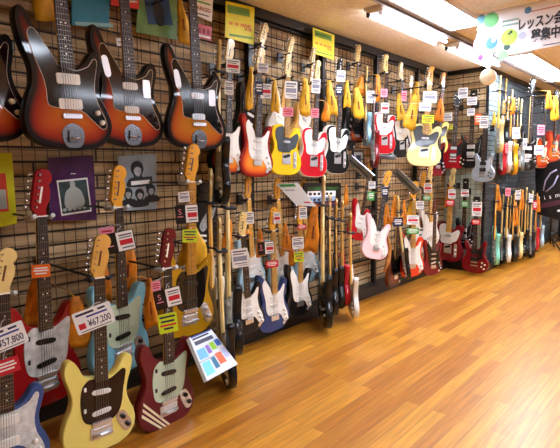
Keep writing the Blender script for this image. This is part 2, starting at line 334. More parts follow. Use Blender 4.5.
# finish: body, rim, guard, guard edge, neck, board, head, pickup, knob
FIN = {
'burst_tort': (sun, sun, tort, white, M_amber, M_rose, M_amber, cream, cream),
'burst_tort2': (sun, sun, tort, cream, M_amber, M_rose, M_amber, white, blackp),
'burst_white': (sun, sun, guardk, white, M_amber, M_rose, M_amber, white, white),
'burst_black': (sun2, sun2, guardk, white, M_amber, M_rose, M_amber, chrome, blackp),
'red_pearl': (lac('candy_red', (150,12,20)),)*2 + (pearl, pearl, M_maple, M_rose, lac('candy_red', (150,12,20)), blackp, blackp),
'blue_mint': (lac('pale_blue', (130,196,216)),)*2 + (mint, mint, M_amber, M_rose, M_amber, blackp, blackp),
'gold_black': (lac('mustard_gold', (186,138,22), .2),)*2 + (guardk, guardk, M_amber, M_amber, M_amber, blackp, chrome),
'yellow_black': (lac('pale_yellow', (240,222,118)),)*2 + (tort, guardk, M_maple, M_rose, M_maple, white, blackp),
'burg_stripe': (lac('burgundy', (98,10,24)),)*2 + (mint, mint, M_amber, M_rose, lac('burgundy', (98,10,24)), blackp, blackp),
'blue_pearl': (lac('navy_silver', (58,84,140)),)*2 + (pearl, pearl, M_pale, M_rose, M_pale, white, white),
'black_bound': (lac('black', (14,14,16)), white, guardw, white, M_maple, M_rose, lac('black', (14,14,16)), chrome, chrome),
'black_white': (lac('black', (14,14,16)),)*2 + (guardw, guardw, M_pale, M_pale, M_pale, white, white),
'white_white': (lac('white', (236,236,230)),)*2 + (guardw, guardw, M_maple, M_maple, M_pale, white, white),
'burst_guard': (sun3, lac('black', (14,14,16)), guardw, guardw, M_maple, M_rose, M_pale, white, white),
'burst_guard2': (sunr, lac('deep_red', (150,20,14)), guardw, guardw, M_maple, M_rose, M_pale, white, white),
'butter': (lac('bright_yellow', (248,206,28)),)*2 + (guardg, guardk, M_amber, M_maple, M_pale, chrome, chrome),
'red_bound': (lac('red', (196,16,32)), white, guardw, white, M_amber, M_rose, M_pale, chrome, chrome),
'black_bound2': (lac('black', (14,14,16)), white, guardw, white, M_maple, M_rose, M_pale, chrome, chrome),
'red_bound2': (lac('red', (196,16,32)), white, guardw, white, M_maple, M_rose, M_pale, chrome, chrome),
'dkburst': (sund, blackp, guardk, guardk, M_maple, M_rose, M_maple, blackp, blackp),
'blue_side': (lac('sky_blue', (128,176,200)),)*2 + (guardw, guardw, M_pale, M_maple, M_pale, white, white),
'dkred': (lac('wine', (120,14,24)),)*2 + (guardw, guardw, M_dkneck, M_rose, M_dkneck, white, white),
'dkred_g': (lac('wine', (120,14,24)),)*2 + (guardk, guardk, M_dkneck, M_rose, M_dkneck, chrome, chrome),
'dkred_w': (lac('wine', (140,14,26)),)*2 + (guardw, guardw, M_maple, M_maple, M_pale, blackp, chrome),
'cream_black': (lac('blonde', (246,230,160)),)*2 + (guardg, guardk, M_amber, M_maple, M_amber, chrome, chrome),
'natural': (lac('natural', (206,160,84)),)*2 + (guardw, guardw, M_maple, M_maple, M_pale, chrome, chrome),
'black_rose': (lac('black', (14,14,16)),)*2 + (guardk, guardk, M_maple, M_rose, M_pale, chrome, chrome),
'black_maple': (lac('black', (14,14,16)),)*2 + (guardk, guardk, M_pale, M_pale, M_pale, blackp, chrome),
'black_guard': (lac('black', (14,14,16)),)*2 + (guardw, guardw, M_pale, M_rose, M_pale, white, white),
'black_guard2': (lac('black', (14,14,16)),)*2 + (guardw, guardw, M_maple, M_maple, M_amber, white, white),
'navy_guard': (lac('navy', (34,58,112)),)*2 + (guardw, guardw, M_amber, M_maple, M_amber, white, white),
'paleblue': (lac('ice_blue', (170,206,220)),)*2 + (guardw, guardw, M_maple, M_maple, M_amber, white, white),
'red_side': (lac('red', (196,16,32)),)*2 + (guardw, guardw, M_maple, M_maple, M_maple, white, white),
'white_side': (lac('white', (236,236,230)),)*2 + (guardw, guardw, M_maple, M_maple, M_maple, white, white),
'cream_side': (lac('blonde', (246,230,160)),)*2 + (guardw, guardw, M_maple, M_maple, M_pale, white, white),
'grey_side': (lac('grey', (120,130,132)),)*2 + (guardw, guardw, M_pale, M_rose, M_pale, white, white),
'gold_side': (lac('amber_gold', (226,168,28)),)*2 + (blackp, blackp, M_dkneck, M_rose, blackp, chrome, cream),
'red_rear': (lac('red', (196,16,32)),)*2 + (guardw, guardw, M_amber, M_rose, M_amber, white, white),
'pink': (lac('shell_pink', (250,206,208)),)*2 + (guardw, guardw, M_maple, M_rose, M_amber, white, white),
'sunb_g': (sund, lac('brown', (110,52,22)), guardk, guardk, M_maple, M_rose, M_maple, blackp, blackp),
'fiesta': (lac('orange_red', (226,66,32)),)*2 + (guardw, guardw, M_amber, M_maple, M_amber, white, white),
'white_blackg': (lac('white', (236,236,230)),)*2 + (guardw, guardw, M_amber, M_rose, M_amber, blackp, blackp),
'red_double': (lac('cherry', (158,10,26)),)*2 + (blackp, blackp, M_dkneck, M_rose, blackp, chrome, cream),
'black_double': (lac('black', (14,14,16)),)*2 + (blackp, white, M_dkneck, M_rose, blackp, chrome, white),
'silver': (lac('silver', (176,190,204), .25, .1, 8, .2), lac('silver', (176,190,204)), lac('silver_light', (190,200,212)), white, M_dkneck, M_rose, blackp, blackp, blackp),
'red_low': (lac('dark_cherry', (116,8,20)),)*2 + (blackp, blackp, M_dkneck, M_rose, blackp, blackp, cream),
'black_big': (lac('black', (14,14,16)),)*2 + (guardk, white, M_pale, M_rose, blackp, white, chrome),
'burst_cream': (sunc, cream, cream, cream, M_dkneck, M_rose, blackp, cream, cream),
'cherry': (sunc, lac('cherry_rim', (190,50,24)), cream, cream, M_dkneck, M_rose, blackp, chrome, cream),
'natural_s': (lac('natural', (206,160,84)),)*2 + (guardw, guardw, M_maple, M_maple, M_pale, chrome, chrome),
'seafoam': (lac('seafoam', (130,214,186)),)*2 + (mint, mint, M_amber, M_rose, M_amber, white, white),
}
FIN['paleblue2'] = FIN['paleblue3'] = FIN['paleblue']
CACHE = {}
def body_mesh(kind, key, m1, m2):
    ck = (kind, key, 'body')
    if ck in CACHE: return CACHE[ck]
    nz = NUT[kind]; pts = smooth(cm(OUT[kind], nz), 4)
    if area(pts) < 0: pts = pts[::-1]
    n = len(pts); T = .044; mb = MB(); vv = []; ff = []
    rings = [(0, .0045), (.0012, .0018), (.0045, 0), (T-.0045, 0), (T-.0012, .0018), (T, .0045)]
    for yy, ins in rings:
        for (x, z) in inset(pts, ins): vv.append((x, yy, z))
    for k in range(5):
        for i in range(n):
            j = (i+1) % n; ff.append((k*n+i, k*n+j, (k+1)*n+j, (k+1)*n+i))
    mb.add(vv, ff, 1 if m1 != m2 else 0, True)
    mb.add(vv[-n:], [tuple(range(n))], 0)
    # front face with inner points, so the finish can follow the rim
    loop = [Vector(p) for p in inset(pts, .0045)]
    def inside(p):
        c = False; j = n-1
        for i in range(n):
            a, b = loop[i], loop[j]
            if (a.y > p[1]) != (b.y > p[1]) and p[0] < (b.x-a.x)*(p[1]-a.y)/(b.y-a.y)+a.x: c = not c
            j = i
        return c
    def dist(p):
        best = 9
        for i in range(n):
            a = loop[i]; b = loop[(i+1) % n]; ab = b-a; t = max(0, min(1, (Vector(p)-a).dot(ab)/max(1e-12, ab.length_squared)))
            best = min(best, (Vector(p)-a-ab*t).length)
        return best
    extra = []; st = .014
    xs = [q.x for q in loop]; zs = [q.y for q in loop]
    z = min(zs)
    while z < max(zs):
        x = min(xs)
        while x < max(xs):
            if inside((x, z)) and dist((x, z)) > .006: extra.append(Vector((x, z)))
            x += st
        z += st
    V, _, F, *_r = delaunay_2d_cdt(loop+extra, [], [list(range(n))], 1, 1e-7)
    mb.add([(p.x, 0, p.y) for p in V], [tuple(f) for f in F], 0, False)
    me = mb.mesh('body', [m1, m2])
    at = me.attributes.new('rim', 'FLOAT', 'POINT')
    for i, v in enumerate(me.vertices):
        at.data[i].value = dist((v.co.x, v.co.z)) if v.co.y < .0005 else 0.0
    CACHE[ck] = me; return me
def cached(key, fn):
    if key not in CACHE: CACHE[key] = fn()
    return CACHE[key]
def rrect(x0, x1, z0, z1, r=.3):
    return [(x0+r, z0), (x1-r, z0), (x1, z0+r), (x1, z1-r), (x1-r, z1), (x0+r, z1), (x0, z1-r), (x0, z0+r)]
def part(t, name, key, fn, loc=None, parent=None, rot=None):
    o = link(name, cached(key, fn), parent or t)
    if loc: o.location = loc
    if rot: o.rotation_euler = rot
    return o
def guitar(kind, fin, nut, rot, sc, label, group, det):
    """one hanging guitar; origin at the nut, face towards local -y"""
    body, rim, guard, gedge, neck, board, head, pick, knob = FIN[fin]
    t = link('bass_guitar' if kind == 'bass' else 'electric_guitar', None)
    tag(t, label, 'guitar', group)
    m = Matrix(rot).to_4x4() @ Matrix.Scale(sc, 4); m.translation = Vector(nut); t.matrix_world = m
    nz = NUT[kind]; J = JOINT[kind]; F = lambda p: cm(p, nz)
    bo = link('body', body_mesh(kind, fin, body, rim), t)
    if fin == 'burg_stripe':
        for k in range(3):
            def stripe(k=k):
                return MB().prism(F([(-14.5+.5*k, 9.6+2.5*k), (-14.3+.4*k, 11+2.5*k), (-3.6+2.2*k, .7), (-4.9+2.2*k, .7)]), -.0006, .001).mesh('racing_stripe', cream)
            part(t, 'racing_stripe', ('stripe', k), stripe, None, bo)
    def mk_guard():
        mb = MB(); p = smooth(F(GUARD[kind]), 3)
        if area(p) < 0: p = p[::-1]
        mb.prism(p, -.0022, -.0004, mi=1); mb.prism(inset(p, .0018), -.0030, -.0021, mi=0)
        return mb.mesh('pickguard', [guard, gedge])
    pg = part(t, 'pickguard', (kind, fin, 'guard'), mk_guard)
    y0 = -.003
    def bar(name, x0, x1, z0, z1, h, mt, key, r=.3, tilt=0, cx=0, par=None):
        def fn():
            cxx = (x0+x1)/2; cz = (z0+z1)/2; p = rrect(x0-cxx, x1-cxx, z0-cz, z1-cz, r)
            p = smooth(p, 2) if r > .5 else p
            return MB().prism(cm(p), -h*.01, 0, bev=.0008).mesh(name, mt)
        return part(t, name, (kind, fin, key), fn, ((x0+x1)/2*.01, y0, ((z0+z1)/2-nz)*.01), par, (0, math.radians(tilt), 0))
    B = BRIDGE[kind]
    if kind == 'strat':
        for k, (z, tl) in enumerate(((26.8, 0), (20.8, 0), (15.6, -10))): bar('pickup', -4.2, 4.2, z-.95, z+.95, .5, pick, 'pu', .9, tl)
        bar('bridge', -3.9, 3.9, 8.6, 12.6, .7, chrome, 'br', .2)
        if det > 0: bar('jack_plate', 8.2, 11.4, 3.6, 6, .3, chrome, 'jk', .7, -35)
    elif kind == 'tele':
        bar('pickup', -3.4, 3.4, 25.6, 27.4, .5, chrome, 'pu', .8)
        bp_ = bar('bridge', -4.2, 4.2, 8.6, 17, .3, chrome, 'br', .2)
        bar('bridge_pickup', -3.6, 3.6, 14, 16.2, .6, blackp, 'pub', .9, -14)
        bar('control_plate', 7.2, 10.4, 5.6, 19, .25, chrome, 'cp', 1.2)
    elif kind in ('jazz', 'bass'):
        if fin in ('burst_tort2', 'burst_black'):
            for z in (26.6, 16.4): bar('pickup', -3.6, 3.6, z-1.5, z+1.5, .5, pick, 'pu', .8)
            bar('switch_plate', 6.6, 10.4, 22, 30, .2, chrome, 'sw', .8)
            bar('horn_plate', -12.2, -9.2, 29.5, 38.5, .25, chrome, 'hp', 1.2, -10)
        else:
            for z in (26.4, 17.2): bar('pickup', -4.6, 4.6, z-1.95, z+1.95, .55, pick, 'pu', .5)
        bar('bridge', -3.8, 3.8, 11.8, 13.6, 1.1, chrome, 'br', .4)
        def tp():
            p = smooth([(-3,-.2),(0,-.8),(3,-.2),(4.4,3),(3.8,6.4),(0,8.6),(-3.8,6.4),(-4.4,3)], 3)
            mb = MB().prism(cm(p), -.003, 0, bev=.001); mb.prism(cm([(-2.4,1.4),(2.4,1.4),(2,5.8),(-2,5.8)]), -.010, -.0028, bev=.001)
            mb.tube([(-.024,-.011,.028),(.024,-.011,.028)], .0045, 8)
            return mb.mesh('tailpiece', mat('dull_chrome', (150,152,158), .22, 1))
        part(t, 'tailpiece', (kind, 'tail'), tp, (0, -.0005, (1.6-nz)*.01))
    elif kind == 'mustang':
        for z, tl in ((25.6, 6), (17, -4)): bar('pickup', -4.1, 4.1, z-1, z+1, .5, pick, 'pu', .95, tl)
        bar('bridge', -4.2, 4.2, 11.6, 13.2, 1.0, chrome, 'br', .3)
        def vib():
            mb = MB().prism(cm(rrect(-4.8, 4.8, -2.6, 2.6, .5)), -.003, 0, bev=.001); mb.tube([(-.044,-.010,-.008),(.044,-.010,-.008)], .006, 10)
            mb.prism(cm(rrect(-3.6, 3.6, .4, 2, .3)), -.006, -.0028)
            return mb.mesh('vibrato_plate', chrome)
        part(t, 'vibrato_plate', (kind, 'vib'), vib, (0, -.0005, (8.2-nz)*.01))
        def cp():
            return MB().prism(F(smooth([(6.4,12.4),(8.6,14.6),(10.6,13.6),(13.4,8.6),(13.4,5.8),(11.4,4.6),(9.2,6.2)], 3)), -.0028, 0, bev=.0008).mesh('control_plate', chrome if fin != 'yellow_black' else M_tuner)
        part(t, 'control_plate', (kind, fin, 'cplate'), cp)
        bar('slide_switch', -7.2, -6.2, 27.4, 29.2, .35, white if pick is white else blackp, 'ss1', .2)
        bar('slide_switch', -7.4, -6.4, 18.4, 20.2, .35, white if pick is white else blackp, 'ss1', .2)
    else:
        for z in (25.6, 17.2):
            rg = bar('pickup_ring', -4.6, 4.6, z-2.3, z+2.3, .35, blackp if knob is not white else white, 'ring', .3)
            bar('pickup', -3.5, 3.5, z-1.7, z+1.7, .75, pick, 'pu', .3)
        bar('bridge', -4, 4, 12.6, 14, 1.2, chrome, 'br', .5)
        bar('tailpiece', -4.4, 4.4, 8.6, 10, 1.2, chrome, 'tp', .5)
    kn = {'strat': [(9.4,15),(10.9,11.2),(12.5,7.6)], 'tele': [(8.8,13),(8.8,8.6)], 'jazz': [(10.6,14.2),(12.2,10.4)], 'bass': [(11,15),(12.6,11)],
          'mustang': [(9.4,11.8),(11.6,7.8)], 'sg': [(9.4,13.6),(12.8,11.6),(8.8,8.8),(12,6.6)], 'lp': [(9.4,14.6),(12.8,12.4),(8.8,9.4),(12,7)]}[kind]
    for (x, z) in kn:
        part(t, 'knob', ('knob', knob.name), lambda: MB().lathe([(.0105,0),(.0105,-.005),(.009,-.012),(.004,-.013)], seg=14).mesh('knob', knob), (x*.01, -.003, (z-nz)*.01))
    # neck, board, frets, head
    def mk_neck():
        mb = MB(); vv = []; seg = 8; st = [(0, 2.1, 2.0), (-20, 2.4, 2.2), (-(nz-J-2), 2.8, 2.4), (-(nz-J-1), 2.8, 2.4)]
        for (z, hw, d) in st:
            for k in range(seg+1):
                a = PI*k/seg; vv.append((math.cos(a)*hw*.01, -.006+math.sin(a)*d*.009, z*.01))
        q = seg+1; ff = []
        for i in range(len(st)-1):
            for k in range(seg): ff.append((i*q+k, i*q+k+1, (i+1)*q+k+1, (i+1)*q+k))
            ff.append((i*q, (i+1)*q, (i+1)*q+seg, i*q+seg))
        mb.add(vv, ff, 0, True); mb.add(vv[:q], [tuple(range(q))]); mb.add(vv[-q:], [tuple(range(q))])
        return mb.mesh('neck', neck)
    nk = part(t, 'neck', (kind, neck.name, 'neck'), mk_neck)
    L = nz-J
    def mk_board():
        mb = MB(); mb.prism(cm([(-2.1,0),(2.1,0),(2.8,-L),(-2.8,-L)]), -.0115, -.006)
        if det > 0:
            Ls = nz-B
            for f in range(1, 22):
                d = Ls*(1-2**(-f/12))
                if d > L-.3: break
                hw = 2.1+.7*d/L; mb.box(-hw*.01, hw*.01, -.0126, -.0112, -d*.01-.0007, -d*.01+.0007, 1)
            for f in (3, 5, 7, 9, 12, 15, 17, 19):
                d = Ls*(1-2**(-(f-.5)/12))
                for x in ((-.9, .9) if f == 12 else (0,)):
                    mb.lathe([(.0032, -.0118), (.0032, -.0112)], (x*.01, 0, -d*.01), seg=8, mi=2 if board is M_rose else 3)
        return mb.mesh('fingerboard', [board, M_fret, M_pearl, blackp])
    part(t, 'fingerboard', (kind, board.name, det > 0, 'board'), mk_board)
    MBn = part(t, 'nut', 'nutmesh', lambda: MB().box(-.0212, .0212, -.0128, -.004, -.001, .003).mesh('nut', white))
    hp = {'tele': HEADT, 'sg': HEAD3, 'lp': HEAD3}.get(kind, HEAD6); hs = 1.18 if kind == 'bass' else 1
    def mk_head():
        p = smooth(cm([(x*hs, z*hs) for x, z in hp]), 3)
        return MB().prism(p, -.0045, .009, bev=.001).mesh('headstock', head)
    hd = part(t, 'headstock', (kind, head.name, 'head'), mk_head)
    if det > 0:
        part(t, 'logo', (kind, 'logo', head.name), lambda: MB().prism(cm([(-.6,5),(.2,5),(1.4,11),(.6,11.2)] if hp is not HEAD3 else [(-1.4,11),(1.4,11),(1.4,12),(-1.4,12)]), -.0049, -.0044).mesh('logo', M_pearl if head in (blackp,) or 'lacquer' in head.name else M_dkneck), None, hd)
    def mk_tuner(sx):
        def fn():
            mb = MB().lathe([(.003, .004), (.003, -.016), (.004, -.016), (.004, -.018)], (0, 0, 0), seg=8)
            mb.tube([(0, .012, 0), (sx*.022, .012, 0)], .0022, 6); mb.box(-.006, .006, .009, .018, -.006, .006)
            mb.lathe([(.002, sx*.019), (.0075, sx*.021), (.0085, sx*.026), (.0075, sx*.031), (.002, sx*.033)], (0, .012, 0), 'X', 8)
            return mb.mesh('tuner', M_tuner)
        return fn
    if hp is HEAD3:
        for s_ in (-1, 1):
            for k in range(3): part(t, 'tuner', ('tuner', s_), mk_tuner(s_), (s_*.026, 0, (4.6+3.9*k)*.01), hd)
    else:
        nT = 4 if kind == 'bass' else 6
        for k in range(nT):
            z = 3.6+k*(12/(nT-1))*1.0; x = -2.2+.155*(z-3.6)
            o = part(t, 'tuner', ('tuner', -1), mk_tuner(-1), (x*hs*.01, 0, z*hs*.01), hd)
    if det > 1:
        def mk_str():
            mb = MB(); zb = -(nz-B)*.01
            for k in range(6):
                u = (k-2.5)/2.5; mb.tube([(u*.0175, -.013, 0), (u*.026, -.0145, zb)], .0005+.0001*(5-k), 4, caps=False)
            return mb.mesh('strings', M_string)
        part(t, 'strings', (kind, 'strings'), mk_str)
    return t

# ---------------------------------------------------------------- hangers
M_foam = mat('grey_foam', (44,44,50), .8); M_lfoam = mat('pale_foam', (196,196,190), .7)
def hanger(nut, rot, sc, wall, label, group, pale):
    """bracket on the grid, arm, and a yoke whose two prongs carry the headstock"""
    R3 = Matrix(rot); nut = Vector(nut); xr, yb, up = R3.col[0], R3.col[1], R3.col[2]
    n = Vector((1, 0, 0)) if wall[0] == 'X' else Vector((0, -1, 0))
    c = nut + yb*.035*sc + up*-.006
    base = Vector((wall[1], c.y, c.z)) if wall[0] == 'X' else Vector((c.x, wall[1], c.z))
    if wall[0] == 'X' and abs(rot[0][0]) > .6: base.y += .0
    t = link('guitar_hanger', None); t.location = base; tag(t, label, 'hanger', group)
    c = c-base; u, v = (Vector((0,1,0)), Vector((0,0,1))) if wall[0] == 'X' else (Vector((1,0,0)), Vector((0,0,1)))
    mb = MB(); P = [(a*u*.024+b*v*.036+d*n) for d in (.002, .014) for a, b in ((-1,-1),(1,-1),(1,1),(-1,1))]
    mb.add(P, [(0,1,2,3),(4,5,6,7),(0,1,5,4),(1,2,6,5),(2,3,7,6),(3,0,4,7)]); mb.obj('plate', M_dgrey, t)
    MB().tube([n*.012, n*max(.02, c.dot(n)*.5)+c*0, c], .006, 8).obj('arm', M_dgrey, t)
    w_ = .036*sc; k = MB()
    for s in (-1, 1):
        pts = [c, c+xr*s*w_*.7, c+xr*s*w_, c+xr*s*w_*1.02-yb*.045*sc, c+xr*s*w_-yb*.062*sc+up*.012]
        k.tube(pts, .0085*sc, 8)
    k.obj('yoke', M_lfoam if pale else M_foam, t)

